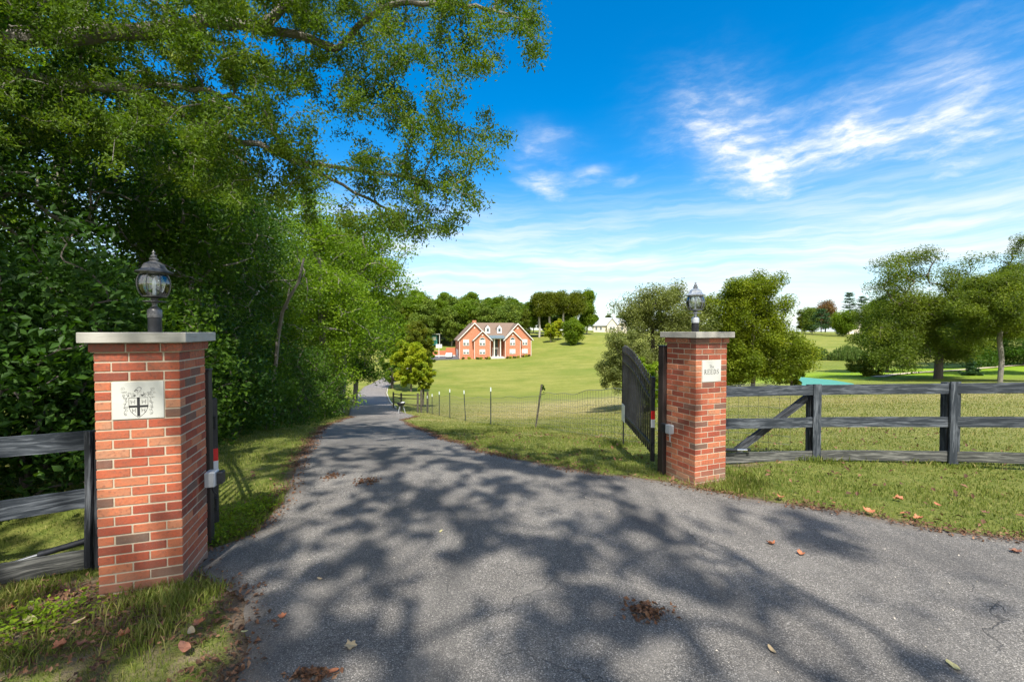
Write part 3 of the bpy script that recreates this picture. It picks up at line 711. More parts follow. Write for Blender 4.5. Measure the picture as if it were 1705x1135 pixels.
# shield outline
pts = [S_(.325, .43), S_(.69, .43), S_(.69, .60), S_(.685, .70), S_(.655, .80), S_(.60, .88), S_(.507, .97), S_(.42, .88), S_(.36, .80), S_(.33, .70), S_(.325, .60), S_(.325, .43)]
ribbon(ink, pts, .0028, yk)
ink.box(*[S_(.48, 0)[0], S_(.535, 0)[0]], yk-.0002, yk+.003, S_(0, .93)[1], S_(0, .42)[1])
ink.box(*[S_(.318, 0)[0], S_(.697, 0)[0]], yk-.0004, yk+.003, S_(0, .69)[1], S_(0, .635)[1])
rnd = random.Random(4)
for (qu, qv) in [(.40, .54), (.612, .54), (.42, .77), (.60, .77)]:
    s = .035 if qv < .6 else .03
    ribbon(eng, [S_(qu-s, qv-.05), S_(qu-s*.8, qv+.01), S_(qu+s*.8, qv+.01), S_(qu+s, qv-.05)], .0016, yk)
    ribbon(eng, [S_(qu-s, qv+.06), S_(qu-s*.6, qv), S_(qu-s*.2, qv-.02), S_(qu+s*.4, qv-.015), S_(qu+s*.7, qv+.02), S_(qu+s, qv+.06)], .0014, yk)
    ribbon(eng, [S_(qu-s*1.1, qv-.06), S_(qu-s*1.2, qv), S_(qu-s, qv+.05)], .0009, yk)
    ribbon(eng, [S_(qu+s*1.1, qv-.06), S_(qu+s*1.2, qv), S_(qu+s*1.1, qv+.05)], .0009, yk)
def scroll(u, v, r, turns, dirn, ph, w=.0013):
    n = int(10*turns)+4; P = []
    for i in range(n):
        f = i/(n-1); a = ph+dirn*f*turns*2*math.pi; rr_ = r*(1-.8*f)
        P.append(S_(u+rr_*math.cos(a), v+rr_*1.15*math.sin(a)))
    ribbon(ink, P, w, yk)
for sgn in (-1, 1):
    for (du, dv, r, tn_) in [(.29, .19, .042, 1.3), (.255, .27, .03, 1.2), (.31, .29, .028, 1.1), (.275, .37, .034, 1.3), (.225, .33, .03, 1.2), (.25, .45, .03, 1.1), (.29, .44, .022, 1),
                             (.235, .53, .03, 1.2), (.27, .59, .026, 1.1), (.25, .68, .034, 1.3), (.285, .70, .02, 1), (.235, .77, .03, 1.2), (.245, .86, .034, 1.3), (.18, .30, .024, 1.1),
                             (.14, .34, .026, 1.1), (.19, .38, .022, 1), (.10, .32, .022, 1), (.13, .39, .02, 1), (.06, .36, .022, 1), (.205, .36, .02, 1), (.08, .39, .018, 1)]:
        scroll(.508+sgn*du*.98+rnd.uniform(-.006, .006), dv+rnd.uniform(-.01, .01), r, tn_, -sgn, rnd.uniform(0, 6), rnd.uniform(.0008, .0015))
    ribbon(ink, [S_(.508+sgn*.20, .40), S_(.508+sgn*.24, .46), S_(.508+sgn*.235, .56), S_(.508+sgn*.27, .63), S_(.508+sgn*.25, .74), S_(.508+sgn*.28, .83), S_(.508+sgn*.23, .90)], .0012, yk)
# small crouching beast above the wreath
ribbon(ink, [S_(.43, .26), S_(.45, .235), S_(.475, .225), S_(.50, .25)], [.003, .006, .006, .003], yk)
ribbon(ink, [S_(.44, .22), S_(.47, .19), S_(.505, .16), S_(.54, .15), S_(.565, .17), S_(.565, .2), S_(.55, .235), S_(.56, .26)], [.001, .002, .0022, .0024, .0026, .002, .0018, .001], yk)
ribbon(ink, [S_(.49, .255), S_(.50, .22), S_(.525, .235), S_(.535, .27)], .0014, yk)
ribbon(ink, [S_(.44, .29), S_(.48, .275), S_(.53, .285), S_(.575, .275)], .0012, yk)
for _ in range(16):
    u = rnd.uniform(.40, .62); v = rnd.uniform(.29, .40)
    scroll(u, v, rnd.uniform(.012, .02), 1, rnd.choice([-1, 1]), rnd.uniform(0, 6), .001)
ink.build('crest', M['ink'], PLq, label='black and white shield with a cross and scrolled mantling'); eng.build('crest_engraving', M['engrave'], PLq)

# ---- letters with serifs
def stroke(mb, x0, z0, x1, z1, w, y): 
    d = np.array([x1-x0, z1-z0]); d = d/np.linalg.norm(d); ribbon(mb, [(x0, z0), ((x0+x1)/2, (z0+z1)/2), (x1, z1)], w, y)
def letter(mb, ch, x, z, h, y):
    w = h*.62; t_ = h*.14; s = h*.07
    def V_(xx, a=0, b=1): stroke(mb, x+xx*w, z+a*h, x+xx*w, z+b*h, t_, y)
    def Hh(xx0, xx1, zz, tt=s): stroke(mb, x+xx0*w, z+zz*h, x+xx1*w, z+zz*h, tt, y)
    def ser(xx, zz): Hh(xx-.17, xx+.17, zz)
    if ch == 'T': V_(.5, 0, .98); Hh(.02, .98, .97); ser(.5, .03); stroke(mb, x+.03*w, z+.98*h, x+.03*w, z+.8*h, s, y); stroke(mb, x+.97*w, z+.98*h, x+.97*w, z+.8*h, s, y)
    elif ch == 'E':
        V_(.2); Hh(.03, .9, .97); Hh(.03, .95, .03); Hh(.2, .7, .52)
        stroke(mb, x+.9*w, z+.98*h, x+.9*w, z+.78*h, s, y); stroke(mb, x+.95*w, z+.02*h, x+.95*w, z+.24*h, s, y); stroke(mb, x+.7*w, z+.64*h, x+.7*w, z+.4*h, s, y)
    elif ch == 'R':
        V_(.2); ser(.2, .03); Hh(.03, .3, .97)
        P = [(x+w*(.2+.52*math.sin(a)), z+h*(.735+.235*math.cos(a))) for a in np.linspace(0, math.pi, 12)]; ribbon(mb, P, [s+(t_-s)*math.sin(a) for a in np.linspace(0, math.pi, 12)], y)
        stroke(mb, x+.45*w, z+.5*h, x+.98*w, z+.02*h, t_*.9, y); Hh(.85, 1.12, .03)
    elif ch == 'D':
        V_(.2); P = [(x+w*(.2+.78*math.sin(a)), z+h*(.5+.47*math.cos(a))) for a in np.linspace(0, math.pi, 18)]; ribbon(mb, P, [s+(t_-s)*math.sin(a) for a in np.linspace(0, math.pi, 18)], y); Hh(.03, .3, .97); Hh(.03, .3, .03)
    elif ch == 'S':
        P = [(.86, .76), (.82, .9), (.6, .98), (.36, .95), (.2, .82), (.24, .64), (.5, .52), (.76, .4), (.86, .22), (.7, .06), (.45, .01), (.22, .08), (.14, .26)]
        ribbon(mb, [(x+a*w, z+b*h) for a, b in P], [s, s, s, s*1.2, t_*.9, t_, t_*1.05, t_, t_*.9, s*1.2, s, s, s], y)
        stroke(mb, x+.87*w, z+.98*h, x+.87*w, z+.74*h, s, y); stroke(mb, x+.13*w, z+.02*h, x+.13*w, z+.28*h, s, y)
    elif ch == 'h':
        V_(.2); ser(.2, .03); P = [(.2, .45), (.35, .58), (.6, .6), (.74, .45), (.75, .03)]; ribbon(mb, [(x+a*w, z+b*h) for a, b in P], s*1.5, y); ser(.75, .03)
    elif ch == 'e':
        P = [(.16, .33), (.78, .33), (.74, .5), (.5, .6), (.24, .5), (.14, .3), (.26, .08), (.5, 0), (.76, .1)]; ribbon(mb, [(x+a*w, z+b*h) for a, b in P], s*1.4, y)
x0, x1, z0, z1, yf = pd2; lt = MB(); yk = yf-.0008; hh = .060
for i, ch in enumerate('REEDS'):
    letter(lt, ch, -.122+i*.0495, z0+.093, hh, yk)
lt2 = MB()
for i, ch in enumerate('The'): letter(lt2, ch, -.038+i*.026, z0+.170, .036, yk)
lt.build('lettering', M['engrave'], PRq); lt2.build('lettering', M['engrave'], PRq)

# ================================================================ LAMPS
LS_ = .80
def lamp(label, loc, zb, worn, bodymat, rz=0):
    T_ = thing('post_lantern', label, 'lantern', (loc[0], loc[1], zb), rz, 'lanterns on the gate pillars')
    MB().lathe([(.052, 0), (.054, .004), (.054, .112)], 28).build('post', M['black_steel'], T_, True)
    MB().lathe([(.0535, .112), (.058, .114), (.058, .166), (.052, .176), (.030, .194), (.022, .200), (.018, .222), (.030, .228), (.034, .232)], 28).build('collar', worn, T_, True)
    MB().lathe([(.03, .233), (.088, .2335), (.092, .237), (.088, .241), (.035, .244), (.028, .250), (.030, .262), (.070, .268), (.098, .272), (.100, .280), (.02, .281)], 32).build('dish', bodymat, T_, True)
    gp_ = [(.096, .279), (.112, .297), (.126, .325), (.1335, .355), (.134, .380), (.129, .405), (.118, .430), (.104, .448)]
    g_ = MB().lathe(gp_, 40, cap=False); g_.build('glass_globe', M['lamp_glass'], T_, True)
    for k in range(8):
        a = k/8*2*math.pi+.25
        P = [((r+.0025)*math.cos(a), (r+.0025)*math.sin(a), z) for r, z in gp_]
        MB().tube(P, .0048, 6).build('rib', bodymat, T_, True)
    if True:
        MB().lathe([(.014, .281), (.014, .325), (.010, .33)], 16).build('socket', M['white'], T_, True)
        MB().lathe([(.010, .33), (.016, .345), (.018, .37), (.014, .395), (.006, .415), (0.001, .422)], 16).build('bulb', M['bulb'], T_, True)
    MB().lathe([(.100, .444), (.116, .446), (.118, .456), (.150, .455), (.155, .460), (.150, .466), (.122, .476), (.104, .488), (.092, .506), (.084, .522), (.060, .534), (.036, .544), (.030, .550)], 8, rot=.4).build('roof', worn, T_)
    MB().lathe([(.030, .549), (.036, .556), (.036, .566), (.026, .572), (.020, .576), (.025, .582), (.024, .590), (.012, .597), (.009, .603), (.014, .610), (.013, .618), (.005, .626), (.001, .636)], 20).build('finial', bodymat, T_, True)
    for ob in T_.children:
        n_ = len(ob.data.vertices); a_ = np.empty(n_*3, dtype=np.float32); ob.data.vertices.foreach_get('co', a_)
        a_ = a_.reshape(-1, 3); a_[:, :2] *= LS_; ob.data.vertices.foreach_set('co', a_.ravel()); ob.data.update()
    return T_
ZT = 1.583+2*.0677+.072
lamp('dark weathered lantern on the crest pillar in front of the shrubs', (-2.76, 3.34), ZT, M['lamp_metal'], M['lamp_metal'])
lamp('pale sunlit lantern on the lettered pillar against the distant trees', (2.315, 5.46), ZT, M['lamp_pale'], M['lamp_worn'], .2)

# ================================================================ GATE
def steelpost(label, loc, z0, z1, rz, box_side):
    T_ = thing('steel_gate_post', label, 'gate post', (loc[0], loc[1], 0), rz, 'steel posts behind the pillars')
    MB().box(-.05, .05, -.05, .05, z0, z1, ch=.006).build('post', M['rust_post'], T_)
    MB().box(-.056, .056, -.056, .056, z1, z1+.012, ch=.003).build('post_cap', M['black_steel'], T_)
    return T_
gpR = steelpost('tall rust flecked black steel post against the lettered pillar', (2.005, 5.70), -.35, 1.60, math.radians(22), 1)
gpL = steelpost('black steel post half hidden behind the crest pillar', (-2.76, 3.86), -.3, 1.45, math.radians(18), -1)
def control_box(par, x, y, z, label, rz=0):
    b_ = MB().box(x-.035, x+.035, y-.09, y-.005, z-.058, z+.058, ch=.008).build('control_box', M['grey_box'], par, label=label)
    MB().box(x-.030, x+.030, y-.094, y-.0895, z-.052, z+.052, ch=.002).build('lid', M['grey_box'], b_)
    MB().tube([(x, y-.05, z-.06), (x+.005, y-.05, z-.10), (x+.01, y-.045, z-.14), (x+.03, y-.03, z-.17)], .009, 8).build('conduit', M['grey_box'], b_, True)
_r = rotz(-math.radians(22))@np.array([2.018-2.005, 5.50-5.70, 0])
control_box(gpR, _r[0], _r[1]+.05, .545, 'small pale grey control box')
MB().box(-.09, -.03, -.17, -.05, .49, .60, ch=.004).build('bracket', M['black_steel'], gpR)
# on the crest side the box sits clear of the brick
bx = thing('control_box', 'small grey electrical box with a conduit tail beside the crest pillar', 'electrical box', (-2.448, 3.50, .60), math.radians(14))
MB().box(-.04, .036, -.05, .05, -.062, .062, ch=.008).build('housing', M['grey_box'], bx)
MB().box(-.035, .031, -.055, -.0495, -.056, .056, ch=.002).build('lid', M['grey_box'], bx)
MB().tube([(0, 0, -.066), (.002, 0, -.09), (.010, .005, -.12), (.02, .02, -.145)], .008, 8).build('conduit', M['black_steel'], bx, True)
MB().box(.038, .078, -.02, .05, -.05, .05, ch=.004).build('bracket', M['black_steel'], bx)

def gate_leaf(label, hinge, ang_, flip, sign):
    T_ = thing('gate_leaf', label, 'gate', (hinge[0], hinge[1], 0), ang_, 'swing gate leaves')
    L = 2.40
    def top(x): 
        return np.interp(x, [0, .3, .6, .9, 1.2, 1.5, 1.8, 2.1, 2.4], [1.09, 1.135, 1.205, 1.285, 1.355, 1.405, 1.44, 1.46, 1.465])
    MB().box(0, .055, -.0275, .0275, .0, 1.17, ch=.004).build('hinge_stile', M['black_steel'], T_)
    MB().box(L-.045, L, -.0225, .0225, .10, top(L)+.03, ch=.004).build('meeting_stile', M['black_steel'], T_)
    xs = np.linspace(.03, L-.02, 22)
    for dz, nm in ((-.07, 'top_rail'), (-.26, 'upper_rail')):
        MB().tube([(x, 0, top(x)+dz) for x in xs], .022, 4).build(nm, M['black_steel'], T_)
    MB().box(.05, L-.04, -.018, .018, .20, .235, ch=.002).build('bottom_rail', M['black_steel'], T_)
    n = 18; first = None
    for i in range(1, n):
        x = .055+i*(L-.1)/n
        p = MB(); zt = top(x)+.05
        p.box(x-.0105, x+.0105, -.0105, .0105, .09, zt)
        p.add([(x-.0105, -.0105, zt), (x+.0105, -.0105, zt), (x+.0105, .0105, zt), (x-.0105, .0105, zt), (x, 0, zt+.035)], T=[(0, 1, 4), (1, 2, 4), (2, 3, 4), (3, 0, 4)])
        p.build('picket', M['black_steel'], T_)
    for zz in (.95, .19):
        h_ = MB(); h_.box(-.055, 0, -.014, .014, zz-.035, zz+.035, ch=.003); h_.tube([(-.05, 0, zz-.06), (-.05, 0, zz+.06)], .014, 8)
        h_.build('hinge', M['black_steel'], T_)
    fx = -1
    f_ = MB(); f_.box(-.004, .0, -.0265, .0265, .585, .70); f_.build('reflector', M['red_tape'], T_, label='red reflective strip')
    f_ = MB(); f_.box(-.004, .0, -.0265, .0265, .47, .585); f_.build('reflector', M['white_tape'], T_, label='silver reflective strip')
    y_ = .0275*sign
    if sign:
        MB().box(L-.36, L-.04, min(y_, y_*1.2), max(y_, y_*1.2), .10, .42).build('notice', M['white'], T_, label='blank white notice panel near the open end')
        MB().tube([(L-.06, 0, .12), (L-.06, 0, -.62)], .014, 8).build('drop_rod', M['black_steel'], T_)
        MB().box(L-.085, L-.035, -.03, .03, .10, .3, ch=.004).build('rod_bracket', M['black_steel'], T_)
    return T_
gate_leaf('black arched steel gate leaf swung open beside the lettered pillar', (1.945, 5.93), math.atan2(2.38, .20), 1, 1)
gate_leaf('black steel gate leaf seen end on behind the crest pillar', (-2.785, 4.02), math.atan2(1.75, -1.64), -1, 0)

def opener(label, p0, p1):
    p0, p1 = np.array(p0), np.array(p1); T_ = thing('gate_opener_arm', label, 'gate opener', p0, 0, 'gate opener arms')
    d = p1-p0
    MB().tube([(0, 0, 0), d*.62], .026, 14).build('housing_tube', M['black_steel'], T_, True)
    MB().tube([d*.62, d*.97], .015, 12).build('piston_rod', M['chrome'], T_, True)
    MB().lathe([(.02, -.02), (.03, -.015), (.03, .015), (.02, .02)], 14, c=tuple(d*.985)).build('end_joint', M['black_steel'], T_, True)
opener('black and chrome opener arm low behind the bottom board of the shaded fence', at(165, 893, 3.72), at(2, 942, 3.55))
opener('thin chrome tipped opener arm just above the bottom board next to the lettered pillar', at(1190, 748.5, 6.2), at(1247, 748.8, 6.35))

# ================================================================ BOARD FENCES
def board(name, par, p0, p1, wdt, thick, mat, rnd):
    """plank from p0 to p1 (parent space); width vertical, own axes: x along, z up"""
    p0 = np.array(p0, float); p1 = np.array(p1, float); d = p1-p0; L = np.linalg.norm(d)
    n = 16; V = []
    warp = rnd.uniform(-.004, .004); w2_ = rnd.uniform(-.003, .003)
    for i in range(n+1):
        f = i/n; x = -L/2+L*f; b_ = warp*math.sin(math.pi*f)+w2_*math.sin(7*f+warp*900)
        e = .0012*math.sin(23*f+w2_*2000)
        for y, z in ((-thick/2, -wdt/2+e), (thick/2, -wdt/2+e), (thick/2, wdt/2-e), (-thick/2, wdt/2+e)): V.append((x, y+b_, z+b_*.6))
    Q = [(i*4+k, i*4+(k+1) % 4, (i+1)*4+(k+1) % 4, (i+1)*4+k) for i in range(n) for k in range(4)]
    mb = MB().add(V, Q, P=[[0, 3, 2, 1], [n*4, n*4+1, n*4+2, n*4+3]]); o = mb.build(name, mat, par)
    o.location = (p0+p1)/2
    xa = Vector(d/L); ya = Vector((0, 0, 1)).cross(xa)
    if ya.length < .05: ya = Vector((0, 1, 0))
    ya.normalize(); za = xa.cross(ya)
    o.rotation_euler = Matrix((xa, ya, za)).transposed().to_euler()
    if o.data.polygons[0].normal.length and False: pass
    return o
def fence_geo(label, stations, px_rows, widths, mat_rows, posts, thing_loc, brace=None, seedn=1):
    T_ = thing('board_fence', label, 'fence', thing_loc)
    o_ = np.array(thing_loc); rnd = random.Random(seedn)
    for r in range(3):
        for s in range(len(stations)-1):
            p = at(stations[s][0], px_rows[r][s], stations[s][1]); q = at(stations[s+1][0], px_rows[r][s+1], stations[s+1][1])
            d = (q-p)/np.linalg.norm(q-p)
            board('rail', T_, p-o_+d*.003, q-o_-d*.003, widths[r], .026, mat_rows[r], rnd)
    for (px, Z, yt, yb, wd, fr_) in posts:
        p = at(px, yt, Z); q = at(px, yb, Z)
        b_ = board('post', T_, (p[0]-o_[0], p[1]-o_[1]+.075, p[2]-o_[2]-.02), (p[0]-o_[0], p[1]-o_[1]+.075, q[2]-o_[2]-.3), .10, .10, M['board_shade'], rnd)
        if fr_: board('face_board', T_, (p[0]-o_[0]+.02, p[1]-o_[1]-.026, p[2]-o_[2]), (p[0]-o_[0]+.02, p[1]-o_[1]-.026, q[2]-o_[2]), wd, .022, M['board_blue'], rnd)
    return T_, o_, rnd
RF, o_, rnd = fence_geo('weathered blue black three board fence running right from the lettered pillar',
    [(1196, 6.30), (1357, 6.62), (1586, 6.36), (1790, 5.75), (2050, 5.2)],
    [[651.5, 649, 646.5, 644.5, 642], [705.5, 702.5, 702, 703.5, 706], [762, 757.5, 759, 764.5, 772]], [.15, .15, .148],
    [M['board_blue'], M['board_blue'], M['board_grey']],
    [(1357, 6.62, 639, 767, .12, True), (1586, 6.36, 635, 771, .145, True), (1800, 5.75, 632, 776, .14, True)], (2.6, 5.9, 0))
pa, pb = at(1343, 662, 6.72), at(1226, 750, 6.45)
board('brace', RF, pa-o_, pb-o_, .11, .04, M['board_shade'], rnd)
LF, o_, rnd = fence_geo('shaded dark three board fence running left from the crest pillar',
    [(150, 3.62), (-60, 3.32), (-420, 3.0)],
    [[732, 749, 781], [827.5, 859, 908], [928.5, 966, 1030]], [.158, .158, .16],
    [M['board_blue'], M['board_blue'], M['board_grey']],
    [(152.5, 3.56, 714, 950, .0, False), (-250, 3.1, 735, 985, .12, True)], (-3.5, 3.6, 0), seedn=4)
p, q = at(147, 717, 3.56), at(147, 944, 3.56)
board('face_board', LF, p-o_, q-o_, .05, .022, M['board_shade'], rnd)
# woven wire backing behind the bay next to each pillar is part of the wire fence further down

# ================================================================ WIRE FENCE
WF = thing('wire_fence', 'thin wire mesh fence on metal T posts along the driveway side of the field', 'fence', (0, 17, float(H(0, 17))))
o_ = np.array(WF.location)
m_t = simple('t_post_green', (.035, .045, .04), .6, var=.3); m_w = simple('t_post_tip', (.55, .6, .62), .5, var=.15); m_wire = simple('wire', (.12, .12, .11), .5, metal=.4, var=.3)
posts = [(896, 14.2, 640, 717), (817, 17.6, 645, 709), (774, 20.2, 650, 698), (748.5, 22.0, 648, 693), (731, 24.0, 652, 694), (719, 26.6, 656, 694), (711, 28.5, 659, 693.5)]
line = [(4.5, 6.95), (2.35, 8.6)]
wp = MB(); 
for i, (px, Z, yt, yb) in enumerate(posts):
    X_ = (px-CX)/F*Z; zb = float(H(X_, Z)); line.append((X_, Z)); zt = HC-(yt-551)*Z/F
    lean = (.12 if i == 0 else (-.05 if i == 2 else .0))
    if i == 0:
        o = MB().tube([(X_-lean-o_[0], Z-o_[1], zb-.3-o_[2]), (X_+lean-o_[0], Z-o_[1], zt-o_[2])], .03, 7).build('wood_stake', M['post_old'], WF, True)
    else:
        o = MB(); o.box(-.02, .02, -.004, .004, zb-.3-o_[2], zt-.16-o_[2]); o.box(-.003, .003, -.004, .026, zb-.3-o_[2], zt-.16-o_[2])
        o = o.build('t_post', m_t, WF); o.location = (X_-o_[0], Z-o_[1], 0)
        o2 = MB().box(-.022, .022, -.006, .028, zt-.16-o_[2], zt-o_[2]).build('post_tip', m_w, o)
        if i == 2: o.rotation_euler = (0, math.radians(-3), 0)
line += [(-6.2, 29.8)]
wm = MB()
LN = np.array(line); s_ = np.r_[0, np.cumsum(np.linalg.norm(np.diff(LN, axis=0), axis=1))]
def wire_mesh(LN, s_, hgt, step, wr, mb, org):
    n = int(s_[-1]/step); ss = np.linspace(0, s_[-1], n)
    xs = np.interp(ss, s_, LN[:, 0]); ys = np.interp(ss, s_, LN[:, 1]); zs = H(xs, ys)
    sag = .03*np.sin(ss*1.9)+.02*np.sin(ss*4.3)
    for h_ in np.array([.06, .18, .31, .45, .60, .76, .93, 1.12])*hgt/1.12:
        mb.tube(np.c_[xs, ys, zs+h_+sag*h_]-org, wr*(1.7 if h_ > .9*hgt else 1), 3)
    for x, y, z, sg in zip(xs, ys, zs, sag):
        mb.tube(np.array([(x, y, z+.03), (x, y, z+hgt+sg*hgt)])-org, wr*.8, 3, cap=False)
wire_mesh(LN, s_, 1.10, 
 .15, .0038, wm, o_); wm.build('wire_mesh', m_wire, WF)
# corner of round timber posts and small rail fence at the culvert
CF = thing('timber_corner_fence', 'cluster of grey timber corner posts with short rails at the culvert', 'fence', (-6.3, 29.8, float(H(-6.3, 29.8))))
for dx, dy, hh_ in [(0, 0, 1.55), (-.35, .5, 1.35), (.3, .7, 1.45)]:
    z_ = float(H(-6.3+dx, 29.8+dy)-H(-6.3, 29.8))
    MB().tube([(dx, dy, z_-.3), (dx+.02, dy, z_+hh_)], .07, 8).build('post', M['post_old'], CF, True)
rr2 = MB()
p2 = [(-6.3, 30.6), (-8.5, 33), (-10.2, 37)]
for a_, b_ in zip(p2[:-1], p2[1:]):
    for hh_ in (.5, .95, 1.2):
        A1 = np.array([a_[0]+6.3, a_[1]-29.8, float(H(*a_)-H(-6.3, 29.8))+hh_]); B1 = np.array([b_[0]+6.3, b_[1]-29.8, float(H(*b_)-H(-6.3, 29.8))+hh_])
        MB().tube([A1, B1], .035, 6).build('rail', M['post_old'], CF)
    A1 = np.array([b_[0]+6.3, b_[1]-29.8, float(H(*b_)-H(-6.3, 29.8))])
    MB().tube([A1-[0, 0, .2], A1+[0, 0, 1.35]], .07, 7).build('post', M['post_old'], CF)
# small bowl on a stand by the roadside
gx, gy = ground_at(668, 688); gz = float(H(gx, gy))
GR = thing('bowl_planter', 'small dark round grill on a thin stand on the grass by the driveway bend', 'planter', (gx, gy, gz))
MB().lathe([(.02, .48), (.17, .52), (.25, .62), (.27, .72), (.26, .73), (.22, .62), (.1, .54)], 16).build('bowl', M['black_steel'], GR, True)
for k in range(3):
    a = k*2.094
    MB().tube([(.3*math.cos(a), .3*math.sin(a), -.02), (.12*math.cos(a), .12*math.sin(a), .53)], .018, 6).build('leg', M['grey_box'], GR)
MB().box(.02, .2, -.02, .16, .715, .75).build('highlight_plate', M['white'], GR)  # white plate standing in for the bright highlight on the bowl
# ================================================================ TREES
def grow(targets, base_nodes, base_parent, seg=4, bend=.18, seedn=0, up=.0):
    """attach every target to the nearest node of the skeleton, nearest first; returns nodes, parent, tip indices"""
    rnd = np.random.RandomState(seedn)
    N = [np.array(p, float) for p in base_nodes]; P = list(base_parent)
    cap_ = len(N)+len(targets)*seg+8
    A = np.zeros((cap_, 3)); A[:len(N)] = N; n = len(N); tips = []
    d0 = np.min(np.linalg.norm(targets[:, None, :]-A[None, :n], axis=2), axis=1)
    depth = np.zeros(cap_); depth[:n] = 0
    for ti in np.argsort(d0):
        tg = targets[ti]; dd = np.linalg.norm(A[:n]-tg, axis=1)+depth[:n]*.18
        k = int(np.argmin(dd)); s = A[k]
        v = tg-s; L = np.linalg.norm(v)+1e-6
        pp = P[k] if P[k] >= 0 else k
        pd_ = A[k]-A[pp]; l_ = np.linalg.norm(pd_); pd_ = pd_/l_ if l_ > 1e-6 else v/L
        c1 = s+pd_*L*.35+rnd.normal(0, bend*.35*L, 3)+np.array([0, 0, up*L]); prev = k
        for q in range(1, seg+1):
            f = q/seg; p = (1-f)**2*s+2*f*(1-f)*c1+f*f*tg+(rnd.normal(0, .03*L, 3) if q < seg else 0)
            A[n] = p; P.append(prev); depth[n] = depth[prev]+L/seg; prev = n; n += 1
        tips.append(n-1)
    return A[:n], np.array(P), np.array(tips)
def radii(A, P, tips, rtip, expo, rmax):
    n = len(A); w_ = np.zeros(n); w_[tips] = 1
    for i in range(n-1, -1, -1):
        if P[i] >= 0: w_[P[i]] += w_[i]
    w_ = np.maximum(w_, 1); r = rtip*w_**expo
    if r.max() > 0: 
        k = rmax/r.max(); r = np.maximum(r*k, rtip)
    return r
def wood_mesh(A, P, r, rmin, mb=None):
    mb = mb or MB(); n = len(A); best = {}
    for i in range(n):
        if P[i] >= 0 and (P[i] not in best or r[i] > r[best[P[i]]]): best[P[i]] = i
    starts = [i for i in range(n) if P[i] < 0 or best.get(P[i]) != i]
    for s in starts:
        ch = [s]; 
        while ch[-1] in best: ch.append(best[ch[-1]])
        pts = [A[j] for j in ch]; rr_ = [r[j] for j in ch]
        if P[s] >= 0: pts = [A[P[s]]]+pts; rr_ = [min(r[P[s]], r[s]*1.25)]+rr_
        # drop the part thinner than rmin
        k = len(pts)
        while k > 1 and rr_[k-1] < rmin: k -= 1
        if k < 2: continue
        rm = max(rr_[:k]); mb.tube(pts[:k], rr_[:k], 9 if rm > .08 else (6 if rm > .03 else 4), cap=False)
    return mb
def leaves(cent, size, rnd, droop=.3, upn=.8, aspect=.5, fold=.25, axis=None, szv=.35, tint=None):
    n = len(cent)
    ax = rnd.normal(0, 1, (n, 3)); ax[:, 2] = ax[:, 2]*.5-droop
    if axis is not None: ax = ax*.6+axis
    ax /= np.linalg.norm(ax, axis=1)[:, None]
    nm = rnd.normal(0, 1, (n, 3)); nm[:, 2] = np.abs(nm[:, 2])+upn
    sd = np.cross(ax, nm); sd /= np.linalg.norm(sd, axis=1)[:, None]+1e-9
    nn = np.cross(sd, ax)
    s = size*(1+szv*rnd.uniform(-1, 1, n))[:, None]
    V = np.stack([cent-ax*s*.5, cent+sd*s*aspect*.5+nn*s*fold*.25-ax*s*.05, cent+ax*s*.5-nn*s*.08, cent-sd*s*aspect*.5+nn*s*fold*.25-ax*s*.05], 1)
    b = np.arange(n)*4
    return V.reshape(-1, 3), np.stack([b, b+1, b+2, b+3], 1), np.repeat(np.clip(rnd.beta(2, 2.4, n) if tint is None else tint, 0, 1), 4)
def crown_pts(blobs, n, rnd, shell=.45, lump=.35):
    """points in a union of ellipsoids, biased outward, thinned by a lumpy noise"""
    vols = np.array([b[3]*b[4]*b[5] for b in blobs])**.8; vols /= vols.sum(); out = []
    ph = rnd.rand(3)*50
    while len(out) < n:
        b = blobs[rnd.choice(len(blobs), p=vols)]
        d = rnd.normal(0, 1, 3); d /= np.linalg.norm(d); r = rnd.rand()**shell
        p = np.array(b[:3])+d*r*np.array(b[3:6])
        if lump > 0:
            s = 2.2/max(b[3:6]); v = mnoise.noise(Vector((p*s+ph)))
            if v < -lump+.25*rnd.rand(): continue
        out.append(p)
    return np.array(out)
